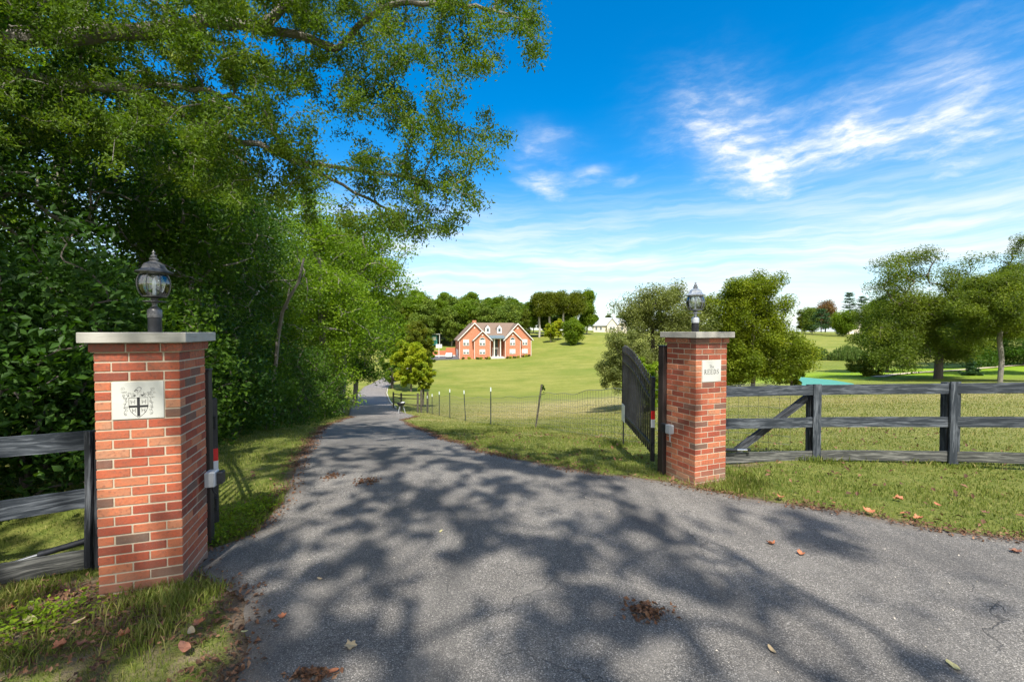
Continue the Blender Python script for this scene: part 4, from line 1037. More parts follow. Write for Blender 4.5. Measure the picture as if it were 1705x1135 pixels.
def make_tree(name, label, cat, loc, blobs, nclump, nleaf, lsize, leafm, barkm='bark', trunk_h=None, trunk_r=.2, spread=None, group=None, seedn=0,
              rmin=.012, flat=.6, droop=.3, upn=.8, aspect=.5, shell=.45, lump=.35, trunk_pts=None, rz=0, leafname='crown', seg=4, expo=.42, rtip=.008, tone=.0):
    rnd = np.random.RandomState(seedn+11)
    T_ = thing(name, label, cat, loc, rz, group)
    cp = crown_pts(blobs, nclump, rnd, shell, lump)
    if trunk_pts is None:
        th = trunk_h; trunk_pts = [(0, 0, -.4), (0, 0, .05), (.02*th, 0, th*.35), (-.01*th, .015*th, th*.7), (0, 0, th)]
    base = [np.array(p, float) for p in trunk_pts]
    A, P, tips = grow(cp, base, [i-1 for i in range(len(base))], seg, seedn=seedn)
    r = radii(A, P, tips, rtip, expo, trunk_r)
    mb = wood_mesh(A, P, r, rmin)
    if mb.V: mb.build('trunk', M[barkm], T_, True)
    spread = spread or (np.mean([np.mean(b[3:6]) for b in blobs])*.16)
    # leaves along the last stretch of each twig and around its end
    k = rnd.randint(0, len(tips), nclump*nleaf); tp = tips[k]
    f = rnd.rand(len(tp))**.7
    pos = A[P[tp]]*(1-f)[:, None]+A[tp]*f[:, None]
    g_ = rnd.normal(0, 1, (len(tp), 3)); g_ /= np.maximum(1, np.linalg.norm(g_, axis=1)/2.0)[:, None]
    pos = pos+g_*np.array([spread, spread, spread*flat])
    ct = rnd.beta(1.2, 1.2, len(tips)); tint = np.clip(.5*rnd.beta(2, 2.2, len(tp))+.5*ct[k]+tone, 0, 1)
    V, Q, tt = leaves(pos, lsize, rnd, droop, upn, aspect, tint=tint)
    npmesh(leafname, V, Q, M[leafm], T_, {'tint': tt})
    return T_
def wpos(px, Z): X_ = (px-CX)/F*Z; return (X_, Z, float(H(X_, Z)))
def rel(px, py, Z, base):  # pixel at depth relative to base
    return at(px, py, Z)-np.array(base)

TREES_DONE = True
# ---------------------------------------------------------------- big overhanging tree, limbs reach in from the left
def overhang():
    base = np.array([-9.6, 5.0, float(H(-9.6, 5.0))])
    T_ = thing('overhanging_tree', 'huge spreading tree whose pale limbs and small leaved twigs hang over the driveway', 'tree', base)
    rnd = np.random.RandomState(5)
    nodes = []; par = []
    def chain(pts, start=None, world=False):
        k = start
        for p in pts:
            q = np.array(p, float) if world else at(*p)
            nodes.append(q-base); par.append(-1 if k is None else k); k = len(nodes)-1
        return k
    chain([(base[0], base[1], base[2]-.4), (base[0]+.1, base[1], base[2]+1.5), (base[0]+.2, base[1]+.2, base[2]+3.5), (-9.2, 5.4, 5.0)], None, True)
    tk = len(nodes)-1
    def limb(P, start, sub=4):
        # smooth resample of pixel control points
        Q = np.array([at(*p) for p in P]); 
        s = np.linspace(0, len(Q)-1, (len(Q)-1)*sub+1)
        R_ = np.stack([np.interp(s, np.arange(len(Q)), Q[:, i]) for i in range(3)], 1)
        R_[1:-1] = (R_[:-2]+2*R_[1:-1]+R_[2:])/4; R_[1:-1] += rnd.normal(0, .018, R_[1:-1].shape)
        first = len(nodes); chain([q for q in R_], start, True); return first, len(nodes)-1
    a0, a1 = limb([(-260, 40, 6.6), (-90, 68, 6.3), (0, 62, 6.3), (80, 66, 6.4), (150, 58, 6.5), (250, 50, 6.7), (340, 36, 7.0), (430, 46, 7.2), (500, 60, 7.3), (560, 82, 7.4)], tk)
    b0, b1 = limb([(-200, 90, 6.6), (-60, 112, 6.5), (0, 120, 6.5), (60, 132, 6.6), (130, 144, 6.7), (215, 146, 6.8), (262, 166, 6.9), (330, 205, 7.1), (385, 232, 7.2), (450, 248, 7.4), (520, 282, 7.6), (590, 318, 7.8), (650, 350, 8.0)], tk)
    limb([(262, 140, 6.9), (300, 148, 6.8), (345, 150, 6.7), (400, 165, 6.6)], b0+20)
    limb([(560, 82, 7.4), (600, 40, 7.3), (650, 8, 7.2), (720, -20, 7.1)], a1)
    limb([(560, 82, 7.4), (620, 120, 7.5), (670, 165, 7.6), (720, 190, 7.7), (775, 215, 7.8)], a1)
    limb([(430, 46, 7.2), (480, 10, 7.0), (540, -30, 6.8)], a0+24)
    limb([(640, 350-60, 7.8), (700, 300, 7.8), (740, 320, 7.8)], b1-10)
    limb([(720, -20, 7.1), (790, 12, 7.1), (850, 20, 7.1), (890, 35, 7.1)], len(nodes)-40 if False else None) if False else None
    l0, l1 = limb([(650, 8, 7.2), (720, 5, 7.2), (790, 12, 7.3), (850, 25, 7.3), (885, 60, 7.3)], [i for i in range(len(nodes)) if np.linalg.norm(nodes[i]+base-at(650, 8, 7.2)) < .35][0])
    # twig targets: density map over the canopy outline
    poly = np.array([(-120, -160), (760, -160), (905, -60), (912, 60), (880, 128), (822, 108), (796, 160), (852, 215), (845, 290), (815, 322), (792, 368), (740, 388), (690, 398), (610, 388), (520, 372), (430, 350), (330, 320), (220, 285), (100, 250), (-120, 235)], float)
    T = []
    while len(T) < 1500:
        px, py = rnd.uniform(-120, 915), rnd.uniform(-160, 400)
        if not inside(np.array([px]), np.array([py]), poly)[0]: continue
        dens = 1.0
        if px > 520: dens = .75
        if px > 700: dens = .50
        if py > 300: dens *= .9
        # sky windows
        for (hx, hy, hr) in [(690, 40, 30), (560, 230, 30), (640, 235, 34), (720, 260, 30), (470, 15, 28), (230, 15, 30), (60, 92, 38), (90, 175, 20), (175, 165, 28), (620, 190, 26), (480, 90, 16), (840, 180, 20), (700, 130, 26), (600, 340, 18)]:
            if math.hypot(px-hx, py-hy) < hr: dens *= .40
        v = mnoise.noise(Vector((px/60, py/60, 3.3)))
        if v < -.12: dens *= .35
        if rnd.rand() > dens: continue
        lo = 5.6 if px < 450 else 6.3
        T.append(at(px, py, rnd.uniform(lo, 8.6))-base)
    nlow = len(T); S = np.array(SUN)
    while len(T) < nlow+210:  # out-of-view high twigs added to shade the driveway and verge
        gx, gy = rnd.uniform(-7.5, 2.4), rnd.uniform(6.2, 17)
        v = mnoise.noise(Vector((gx*1.1, gy*.8, 2.2)))
        if v < .04: continue
        if gy > 9 and gx > -1.0+(-.25*(gy-9)) and rnd.rand() < .6: continue
        h_ = rnd.uniform(10.5, 14); p = np.array([gx, gy, 0])+S*(h_/S[2])
        if p[1] > 0 and (p[2]-HC)/p[1] < .95: continue
        T.append(p-base)
    T = np.array(T)
    A, P, tips = grow(T, nodes, par, 4, bend=.3, seedn=3)
    w_ = np.zeros(len(A)); w_[tips] = 1
    for i in range(len(A)-1, -1, -1):
        if P[i] >= 0: w_[P[i]] += w_[i]
    w_ = np.maximum(w_, 1); r = np.clip(.0035*w_**.52, .003, .115); r[:4] = (.34, .32, .30, .26)
    r[a0:b0] = np.maximum(r[a0:b0], np.linspace(.135, .05, b0-a0)); r[b0:b1] = np.maximum(r[b0:b1], np.linspace(.085, .022, b1-b0))
    wood_mesh(A, P, r, .0028).build('trunk', M['bark_grey'], T_, True, label='limbs mottled with pale lichen')
    nl = 265000
    k = rnd.randint(0, len(tips), nl); tp = tips[k]; f = rnd.rand(nl)*1.6
    pp = P[tp]; pos = np.where((f < 1)[:, None], A[pp]+(A[tp]-A[pp])*np.clip(f, 0, 1)[:, None], A[P[pp]]+(A[pp]-A[P[pp]])*np.clip(f-1, 0, 1)[:, None])
    pos = pos+rnd.normal(0, 1, (nl, 3))*np.array([.085, .085, .07])*np.where(A[tp][:, 2:3]+base[2] > 8.5, 2.0, 1.0); pos[:, 2] -= .03
    wp = pos+base; hi = wp[:, 2] > 8.3; gp_ = wp-S*(wp[:, 2:]/S[2])
    v = np.array([.6*mnoise.noise((a*1.6, b*1.1, 5.7))+.6*mnoise.noise((a*3.4, b*2.2, 3.3)) if h_ else 1 for a, b, h_ in zip(gp_[:, 0], gp_[:, 1], hi)])
    kp_ = v > .0; pos = pos[kp_]; k = k[kp_]; nl = len(pos)  # high leaves carved by ground noise to break up their shade
    tint = np.clip(.5*rnd.beta(2, 2.2, nl)+.5*rnd.beta(2, 2, len(tips))[k]-.02, 0, 1)
    V, Q, tt = leaves(pos, .054, rnd, .75, .35, .42, szv=.5, tint=tint)
    npmesh('crown', V, Q, M['leaf_over'], T_, {'tint': tt})
overhang()

# ---------------------------------------------------------------- shade tree standing behind the viewpoint: throws the dappled shade on the asphalt
def shade_tree():
    base = np.array([5.6, -7.5, 0.0])
    T_ = thing('shade_tree', 'tall broadleaf tree behind the viewpoint that dapples the driveway with shade', 'tree', base)
    rnd = np.random.RandomState(21); T = []
    S = np.array(SUN)
    while len(T) < 640:
        gx, gy = rnd.uniform(-7, 5.5), rnd.uniform(.6, 7.6)
        if gy > 7.5 or gx > 6 or gx < -7: continue
        v = mnoise.noise(Vector((gx*1.25, gy*1.05, 7.7)))+.25*mnoise.noise(Vector((gx*.5, gy*.4, 1.7)))
        dens = float(v > -.12) if gx > 1.0 else 1.0
        if gx > 1.6: dens *= np.clip(1.0-(gx-1.6)/2.4, .0, 1)
        if gy > 4.6 and gx > 1.5: dens *= .2
        if abs(gx+2.75) < .5 and 2.7 < gy < 4.0: dens *= .3
        if rnd.rand() > dens: continue
        h_ = rnd.uniform(9.5, 15.5)
        p = np.array([gx, gy, 0])+S*(h_/S[2])
        el_ = (p[2]-HC)/max(p[1], .01)
        if p[1] > 0 and el_ < 1.02: continue          # stays clear of the field of view
        # beyond about 35 degrees either side the frame reaches higher
        T.append(p-base)
    T = np.array(T)
    A, P, tips = grow(T, [(0, 0, -.3), (0, 0, 2), (-.3, .4, 4.5), (-.8, 1.2, 7)], [-1, 0, 1, 2], 4, bend=.25, seedn=9)
    r = radii(A, P, tips, .003, .36, .055); r[:4] = (.26, .24, .2, .12)
    wood_mesh(A, P, r, .006).build('trunk', M['bark'], T_, True)
    nl = 105000; k = rnd.randint(0, len(tips), nl); tp = tips[k]; f = rnd.rand(nl)**.35
    pos = A[P[tp]]*(1-f)[:, None]+A[tp]*f[:, None]+rnd.normal(0, 1, (nl, 3))*np.array([.15, .15, .12])
    wp = pos+base; gp_ = wp-S*(wp[:, 2:]/S[2])
    v = np.array([.7*mnoise.noise((a*2.0+.6*b, b*1.7-.5*a, 7.7))+1.0*mnoise.noise((a*4.9, b*4.1, 3.3))+.5*mnoise.noise((a*9, b*8, 1.3)) for a, b in zip(gp_[:, 0], gp_[:, 1])])
    pos = pos[v > rnd.normal(.0, .05, nl)]      # leaves thinned by ground noise, shaping gaps so the shade falls dappled
    V, Q, tt = leaves(pos, .11, rnd, .3, .8, .6); npmesh('crown', V, Q, M['leaf_mid'], T_, {'tint': tt})
shade_tree()

# ---------------------------------------------------------------- the leafy wall of shrubs and trees on the left
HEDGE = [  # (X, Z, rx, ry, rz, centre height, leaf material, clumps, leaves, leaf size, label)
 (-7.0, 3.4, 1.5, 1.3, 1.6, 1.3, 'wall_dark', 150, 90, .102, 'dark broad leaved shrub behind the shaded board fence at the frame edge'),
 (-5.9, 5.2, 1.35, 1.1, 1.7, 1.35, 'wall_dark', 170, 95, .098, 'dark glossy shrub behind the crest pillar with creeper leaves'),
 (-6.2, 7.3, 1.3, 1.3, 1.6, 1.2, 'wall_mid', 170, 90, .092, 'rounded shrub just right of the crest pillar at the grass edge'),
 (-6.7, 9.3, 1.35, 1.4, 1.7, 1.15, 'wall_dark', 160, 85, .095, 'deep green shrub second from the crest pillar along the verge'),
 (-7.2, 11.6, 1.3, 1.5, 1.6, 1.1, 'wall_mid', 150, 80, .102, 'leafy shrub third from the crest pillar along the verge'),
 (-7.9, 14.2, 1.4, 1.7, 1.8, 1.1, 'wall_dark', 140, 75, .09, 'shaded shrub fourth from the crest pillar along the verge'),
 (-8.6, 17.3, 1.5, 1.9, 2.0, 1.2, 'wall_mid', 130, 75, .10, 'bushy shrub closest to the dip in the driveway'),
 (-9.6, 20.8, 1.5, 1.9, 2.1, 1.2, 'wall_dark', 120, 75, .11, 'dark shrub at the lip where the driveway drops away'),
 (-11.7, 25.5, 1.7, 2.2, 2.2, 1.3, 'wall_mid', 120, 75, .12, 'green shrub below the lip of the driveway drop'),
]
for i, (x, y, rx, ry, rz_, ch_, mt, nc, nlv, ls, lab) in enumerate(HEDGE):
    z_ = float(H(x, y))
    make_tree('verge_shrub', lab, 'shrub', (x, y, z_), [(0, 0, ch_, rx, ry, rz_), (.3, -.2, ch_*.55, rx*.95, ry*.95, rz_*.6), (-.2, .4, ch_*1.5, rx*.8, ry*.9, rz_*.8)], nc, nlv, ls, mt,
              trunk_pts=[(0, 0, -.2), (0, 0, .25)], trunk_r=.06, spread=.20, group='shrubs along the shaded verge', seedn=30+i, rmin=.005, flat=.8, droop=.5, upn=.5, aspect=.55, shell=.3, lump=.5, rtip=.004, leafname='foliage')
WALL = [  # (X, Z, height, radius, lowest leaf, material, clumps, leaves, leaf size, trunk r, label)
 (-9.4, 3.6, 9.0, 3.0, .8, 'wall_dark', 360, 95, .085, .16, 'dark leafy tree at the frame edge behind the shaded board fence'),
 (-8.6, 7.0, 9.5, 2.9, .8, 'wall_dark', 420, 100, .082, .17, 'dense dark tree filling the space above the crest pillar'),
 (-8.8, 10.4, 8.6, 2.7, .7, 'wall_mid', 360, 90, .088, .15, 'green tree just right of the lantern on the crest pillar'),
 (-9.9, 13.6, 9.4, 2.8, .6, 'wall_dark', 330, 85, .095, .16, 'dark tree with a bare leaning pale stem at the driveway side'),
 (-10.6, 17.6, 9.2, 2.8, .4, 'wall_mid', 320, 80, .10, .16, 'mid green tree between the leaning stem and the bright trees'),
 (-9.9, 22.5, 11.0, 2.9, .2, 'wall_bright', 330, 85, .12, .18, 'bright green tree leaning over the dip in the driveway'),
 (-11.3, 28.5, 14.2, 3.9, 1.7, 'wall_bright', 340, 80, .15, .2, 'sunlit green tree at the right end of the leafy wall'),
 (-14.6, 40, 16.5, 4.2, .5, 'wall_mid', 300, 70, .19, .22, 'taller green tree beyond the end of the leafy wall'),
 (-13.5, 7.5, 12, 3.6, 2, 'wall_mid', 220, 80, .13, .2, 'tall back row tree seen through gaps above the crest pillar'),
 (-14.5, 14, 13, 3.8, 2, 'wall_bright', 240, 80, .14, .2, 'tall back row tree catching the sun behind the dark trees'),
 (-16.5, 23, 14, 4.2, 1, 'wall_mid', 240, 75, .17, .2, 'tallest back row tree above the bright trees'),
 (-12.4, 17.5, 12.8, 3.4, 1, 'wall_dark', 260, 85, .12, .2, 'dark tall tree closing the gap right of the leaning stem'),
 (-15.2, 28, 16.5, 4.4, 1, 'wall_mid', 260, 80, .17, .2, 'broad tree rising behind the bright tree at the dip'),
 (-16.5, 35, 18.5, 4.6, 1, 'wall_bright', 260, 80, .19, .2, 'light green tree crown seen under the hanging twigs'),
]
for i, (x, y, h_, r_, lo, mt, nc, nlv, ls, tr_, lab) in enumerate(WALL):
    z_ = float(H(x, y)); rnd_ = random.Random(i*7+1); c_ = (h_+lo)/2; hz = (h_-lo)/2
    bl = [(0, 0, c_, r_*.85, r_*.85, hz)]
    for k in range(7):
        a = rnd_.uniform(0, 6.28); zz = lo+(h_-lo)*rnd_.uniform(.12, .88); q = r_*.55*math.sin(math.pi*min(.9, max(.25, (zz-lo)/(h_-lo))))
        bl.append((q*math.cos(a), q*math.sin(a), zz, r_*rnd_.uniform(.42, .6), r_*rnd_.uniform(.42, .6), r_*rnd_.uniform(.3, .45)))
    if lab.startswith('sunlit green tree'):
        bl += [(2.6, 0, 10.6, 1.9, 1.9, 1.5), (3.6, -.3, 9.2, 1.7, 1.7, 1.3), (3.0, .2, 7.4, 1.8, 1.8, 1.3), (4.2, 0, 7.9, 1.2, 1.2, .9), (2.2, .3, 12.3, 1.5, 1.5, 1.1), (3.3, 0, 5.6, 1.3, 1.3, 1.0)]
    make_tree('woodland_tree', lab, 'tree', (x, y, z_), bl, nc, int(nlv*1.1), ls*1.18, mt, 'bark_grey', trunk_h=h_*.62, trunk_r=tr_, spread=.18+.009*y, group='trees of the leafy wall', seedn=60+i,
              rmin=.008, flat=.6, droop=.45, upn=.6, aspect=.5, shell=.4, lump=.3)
# bare leaning stem in front of the leaves
bs = at(463, 562, 11.0); be = at(497, 470, 11.2); b0_ = wpos(458, 11.0)
b0_ = wpos(452, 12.3); LS = thing('leaning_stem', 'bare pale stem leaning out in front of the dark leaves', 'tree stem', b0_)
MB().tube([(0, 0, -.2), rel(456, 640, 12.2, b0_), rel(463, 562, 12.0, b0_), rel(470, 520, 11.6, b0_), rel(482, 495, 11.3, b0_), be-np.array(b0_), rel(506, 430, 11.3, b0_)], [.06, .055, .05, .046, .042, .036, .028], 8).build('stem', M['bark_grey'], LS, True)

# ---------------------------------------------------------------- middle distance trees
def px_tree(name, label, px, Z, ytop, wpx, leafm, nc, nlv, lsz_, low=.12, yb=None, shape='round', bark='bark', trunk_r=None, seedn=0, group=None, cat='tree', droop=.3, lump=.35, spread=None, flat=.85, tone=0, pb=None, **kw):
    lsz = lsz_*.72; nlv = int(nlv*nc*1.9/max(30, int(nc*.7))); nc = max(30, int(nc*.7))
    b = wpos(px, Z)
    if yb is not None: b = (b[0], b[1], HC-(yb-551)*Z/F)
    h_ = (HC-(ytop-551)*Z/F)-b[2]; r_ = wpx/2*Z/F; lo = h_*low; rnd_ = random.Random(seedn)
    bl = []
    if shape == 'round':
        bl = [(0, 0, (h_+lo)/2, r_*.93, r_*.93, (h_-lo)/2*.97)]
        for k in range(9):
            a = rnd_.uniform(0, 6.28); f = rnd_.uniform(.1, .92); zz = lo+(h_-lo)*f; q = r_*.62*math.sin(math.pi*min(.85, max(.2, f)))
            bl.append((q*math.cos(a), q*math.sin(a), zz, r_*.4, r_*.4, min(r_*.34, (h_-zz)*1.0+.1*r_)))
    elif shape == 'cone':
        for k in range(7):
            f = k/6; bl.append((0, 0, lo+(h_-lo)*(.12+.8*f), r_*(1-.82*f), r_*(1-.82*f), (h_-lo)*.13))
    elif shape == 'tall':
        for k in range(8):
            f = k/7; q = r_*.35; a = rnd_.uniform(0, 6.28)
            bl.append((q*math.cos(a), q*math.sin(a), lo+(h_-lo)*(.1+.82*f), r_*rnd_.uniform(.5, .75)*(1-.45*f), r_*rnd_.uniform(.5, .75)*(1-.45*f), (h_-lo)*.12))
    elif shape == 'umbrella':
        for k in range(9):
            a = rnd_.uniform(0, 6.28); q = r_*rnd_.uniform(.2, .7); zz = h_*(.97-.3*(q/r_)**2-rnd_.uniform(0, .22))
            bl.append((q*math.cos(a), q*math.sin(a), zz, r_*.36, r_*.36, h_*.05+.1*r_))
    if pb:
        bl = []
        for (qx, qy, rx, ry) in pb:
            p = at(qx, qy, Z)-np.array(b); s_ = Z/F; bl.append((p[0], rnd_.uniform(-.35, .35)*r_, p[2], rx*s_, min(rx*s_*1.1, r_*.6), ry*s_))
    if shape == 'round' and Z < 120:
        for q in list(bl):
            for _ in range(3):
                a = rnd_.uniform(0, 6.28); e = rnd_.uniform(-.3, 1.0); c_ = math.sqrt(max(0, 1-e*e)); k_ = rnd_.uniform(.9, 1.15); s_ = rnd_.uniform(.22, .36)
                bl.append((q[0]+q[3]*k_*c_*math.cos(a), q[1]+q[4]*k_*c_*math.sin(a), q[2]+q[5]*k_*e, q[3]*s_, q[4]*s_, q[5]*s_*.8))
    return make_tree(name, label, cat, b, bl, nc, nlv, lsz, leafm, bark, trunk_h=h_*(.55 if shape != 'umbrella' else .6), trunk_r=trunk_r or h_*.018, spread=spread or r_*.085, group=group,
                     seedn=seedn, rmin=max(.008, Z*.0005), flat=flat, lump=lump, droop=droop, tone=tone, **kw)
px_tree('grey_green_tree', 'wide grey green tree with fine leaves behind the open gate leaf', 1088, 27, 466, 176, 'leaf_grey', 420, 80, .15, low=.16, seedn=101, lump=.15, pb=[(1092, 515, 46, 40), (1122, 492, 26, 22), (1062, 525, 34, 28), (1040, 560, 30, 22), (1100, 570, 58, 38), (1078, 490, 14, 14), (1150, 535, 26, 44), (1052, 600, 40, 22), (1120, 612, 40, 22)])
px_tree('grey_green_tree', 'low grey green tree with arching pale twigs left of the gate leaf top', 1040, 25, 532, 95, 'leaf_grey', 260, 60, .13, low=.05, seedn=102, lump=.05, droop=.5)
px_tree('vine_shrub', 'yellow green leafy shrub showing through the gate pickets', 1072, 21, 590, 70, 'leaf_bright', 160, 60, .15, low=.02, seedn=103, cat='shrub')
px_tree('grey_green_tree', 'olive tree filling the gap behind the pale lantern', 1158, 33, 492, 85, 'leaf_olive', 260, 70, .2, low=.1, seedn=104)
px_tree('round_maple', 'large round yellow green tree right behind the lettered pillar', 1254, 30, 464, 178, 'maple', 680, 85, .20, low=.05, seedn=105, lump=.1, pb=[(1255, 520, 60, 50), (1220, 500, 34, 28), (1290, 508, 40, 34), (1208, 556, 26, 42), (1302, 572, 42, 42), (1255, 590, 62, 46), (1262, 480, 38, 15), (1328, 592, 20, 26), (1228, 620, 38, 24), (1300, 620, 34, 20)])
px_tree('round_maple', 'lower yellow green bush like tree at the right foot of the round tree', 1318, 33, 560, 60, 'maple', 130, 60, .2, low=.03, seedn=106, tone=-.1)
px_tree('walnut_tree', 'broad tall tree with an airy open top and twin trunks behind the board fence', 1562, 42, 413, 190, 'walnut', 760, 70, .24, low=.1, yb=634, seedn=108, trunk_r=.3, bark='bark', lump=.15,
        pb=[(1500, 560, 46, 38), (1550, 540, 56, 42), (1612, 560, 42, 40), (1478, 596, 34, 18), (1580, 584, 40, 16), (1530, 500, 42, 22), (1590, 505, 42, 26), (1478, 455, 20, 10), (1502, 437, 22, 12), (1532, 430, 24, 11), (1562, 421, 26, 10), (1592, 432, 24, 12), (1607, 450, 16, 12), (1466, 478, 16, 9), (1545, 456, 26, 9), (1515, 470, 26, 8), (1580, 470, 24, 8)])
MB().tube([(.7, .5, -.4), (.72, .5, 1.5), (.75, .45, 3.4), (.4, .2, 5.6)], [.3, .26, .22, .14], 8).build('trunk', M['bark'], bpy.data.objects['walnut_tree'], True)
px_tree('walnut_tree', 'leafy tree with a forked pale trunk near the right edge of the fence', 1667, 36, 462, 150, 'walnut', 480, 70, .22, low=.34, yb=632, seedn=109, trunk_r=.17, bark='bark_grey', lump=.15,
        pb=[(1640, 515, 42, 36), (1690, 492, 42, 38), (1622, 550, 32, 26), (1682, 545, 42, 22), (1732, 520, 40, 46), (1655, 474, 32, 18)])
px_tree('walnut_tree', 'dark tall tree behind the forked trunk at the right edge', 1672, 62, 416, 130, 'walnut', 300, 70, .32, low=.2, seedn=110, shape='round')
px_tree('walnut_tree', 'tree cut by the right frame edge beyond the last fence boards', 1740, 44, 405, 150, 'walnut', 300, 70, .26, low=.15, seedn=111)
px_tree('walnut_tree', 'mid green tree left of the umbrella crowned tree', 1478, 56, 482, 110, 'walnut', 300, 70, .3, low=.03, yb=620, seedn=112)
px_tree('walnut_tree', 'shaded low tree in the gap right of the twin trunk tree', 1610, 60, 520, 130, 'leaf_dark', 200, 60, .3, low=.05, seedn=113)
px_tree('walnut_tree', 'shaded low tree behind the forked trunk tree', 1705, 58, 530, 130, 'leaf_dark', 200, 60, .3, low=.05, seedn=114)
px_tree('dark_brush', 'low dark shrub in front of the weeping willows', 1442, 50, 588, 60, 'leaf_olive', 120, 50, .26, low=.02, yb=634, seedn=115, cat='shrub')
px_tree('young_conifer', 'small grey green conifer beside the footpath', 1618, 46, 594, 32, 'needle', 110, 50, .16, low=.03, yb=626, shape='cone', seedn=116)
# willows: hanging curtains
def willow(label, px, Z, ytop, ybot, wpx, seedn):
    b = wpos(px, Z); b = (b[0], b[1], HC-(ybot-551)*Z/F); rnd_ = np.random.RandomState(seedn)
    h_ = (ybot-ytop)*Z/F; r_ = wpx/2*Z/F
    T_ = thing('weeping_willow', label, 'tree', b, 0, 'weeping willows by the pond grass')
    MB().tube([(0, 0, -.3), (0, 0, h_*.3), (r_*.1, 0, h_*.7)], [.2, .16, .08], 7).build('trunk', M['bark'], T_, True)
    n = 260; C = []; 
    for i in range(n):
        a = rnd_.rand()*6.28; q = r_*rnd_.rand()**.6; zt = h_*(1-.35*(q/r_)**2)+rnd_.normal(0, .03*h_); L_ = zt*rnd_.uniform(.6, .95)
        m_ = 34; f = rnd_.rand(m_); C.append(np.stack([q*math.cos(a)+f*.06*r_*math.cos(a)+rnd_.normal(0, .05, m_), q*math.sin(a)+f*.06*r_*math.sin(a)+rnd_.normal(0, .05, m_), zt-f*L_], 1))
    C = np.concatenate(C); V, Q, tt = leaves(C, .5, rnd_, 2.2, .2, .2); npmesh('crown', V, Q, M['willow'], T_, {'tint': tt})
willow('narrow weeping willow nearer the round yellow green tree', 1362, 92, 578, 611, 34, 5)
willow('broad weeping willow beside the bare path patch', 1414, 88, 575, 616, 52, 6)
# left middle: yellow cluster at the driveway bend
px_tree('driveway_tree', 'yellow green bushy tree at the inside of the driveway bend', 684, 62, 566, 62, 'leaf_yellow', 240, 60, .42, low=.03, yb=648, seedn=120, tone=-.02)
px_tree('driveway_tree', 'small slim trunked tree casting shade near the wire fence', 704, 38, 602, 42, 'leaf_yellow', 150, 60, .2, low=.3, yb=668, seedn=121, tone=-.12, trunk_r=.08)
px_tree('driveway_tree', 'taller olive tree behind the bushy yellow tree', 694, 84, 531, 56, 'leaf_olive', 220, 60, .5, low=.05, yb=640, seedn=122, tone=.12)
px_tree('driveway_tree', 'dark green tree beside the paved yard of the brick house', 712, 96, 560, 32, 'leaf_mid', 120, 60, .5, low=.03, yb=612, seedn=123)
px_tree('driveway_tree', 'green tree between the leafy wall and the bushy yellow tree', 652, 66, 520, 54, 'leaf_mid', 220, 60, .45, low=.03, yb=650, seedn=124)
# trees on the lawn
px_tree('lawn_tree', 'round dark green tree casting a neat shadow on the lawn', 956, 150, 530, 37, 'leaf_mid', 200, 60, .7, low=.13, yb=579, seedn=130, trunk_r=.25, lump=.05, spread=.7)
px_tree('lawn_tree', 'small yellow tipped tree at the left of the lawn trio', 917, 160, 536, 24, 'leaf_yellow', 120, 50, .7, low=.14, yb=571, seedn=131, shape='round')
px_tree('lawn_tree', 'yellow crowned tree in the middle of the lawn trio', 929, 165, 531, 26, 'leaf_yellow', 120, 50, .7, low=.14, yb=566, seedn=132, shape='round', tone=.12)
px_tree('lawn_shrub', 'tiny dark shrub standing alone at the lawn foot', 905, 60, 640, 7, 'leaf_dark', 30, 40, .2, low=.02, yb=654, seedn=133, cat='shrub')
# bright trees with pale trunks behind the lawn
for i, (px, yt, wp_, yb_) in enumerate([(898, 491, 26, 560), (915, 487, 28, 558), (938, 486, 34, 557), (960, 489, 30, 556)]):
    px_tree('pale_trunk_tree', ['tall tree with a split white trunk standing clear of the wood', 'tall pale trunked tree second from the clear standing one', 'broad crowned pale trunked tree with a leaning stem', 'olive crowned tree behind the round lawn tree'][i],
            px, 178, yt, wp_, 'leaf_olive', 130, 60, .85, low=.5, yb=yb_, seedn=140+i, bark='bark_pale', trunk_r=.42, group='pale trunked trees beyond the lawn', spread=1.1)
px_tree('poplar_tree', 'slender dark green tree left of the grey roofed house', 977, 185, 483, 24, 'leaf_mid', 150, 60, .9, low=.2, yb=553, shape='tall', seedn=150, spread=1.1)
# the wood behind the brick house: prototypes copied as individual trees
protos = []
for i in range(6):
    h_ = [17, 19, 16, 21, 18, 15][i]; r_ = [5.2, 5.6, 5, 5.2, 6, 4.6][i]; rnd_ = random.Random(i+70)
    bl = [(0, 0, h_*.55, r_*.8, r_*.8, h_*.42)]
    for k in range(8):
        a = rnd_.uniform(0, 6.28); f = rnd_.uniform(.15, .92); q = r_*.6*math.sin(math.pi*max(.25, min(.85, f)))
        bl.append((q*math.cos(a), q*math.sin(a), h_*(.1+.85*f), r_*.42, r_*.42, r_*.33))
    protos.append(make_tree('wood_tree', 'tree of the dense wood behind the brick house', 'tree', (0, 0, 0), bl, 120, 130, .62, ['leaf_far', 'leaf_mid', 'leaf_far', 'leaf_olive', 'leaf_far', 'leaf_mid'][i], 'bark_grey',
                            trunk_h=h_*.6, trunk_r=.3, spread=.8, seedn=170+i, rmin=.07, group='wood behind the brick house', seg=3, tone=[0, -.1, -.05, -.1, .05, -.15][i]))
rnd = random.Random(8); first = [True]*6; spots = []
def top_y(px): return np.interp(px, [600, 690, 712, 745, 760, 800, 835, 865, 885, 930, 985, 1000, 1030, 1060, 1100], [480, 484, 488, 486, 484, 488, 490, 503, 505, 510, 520, 527, 520, 512, 510])
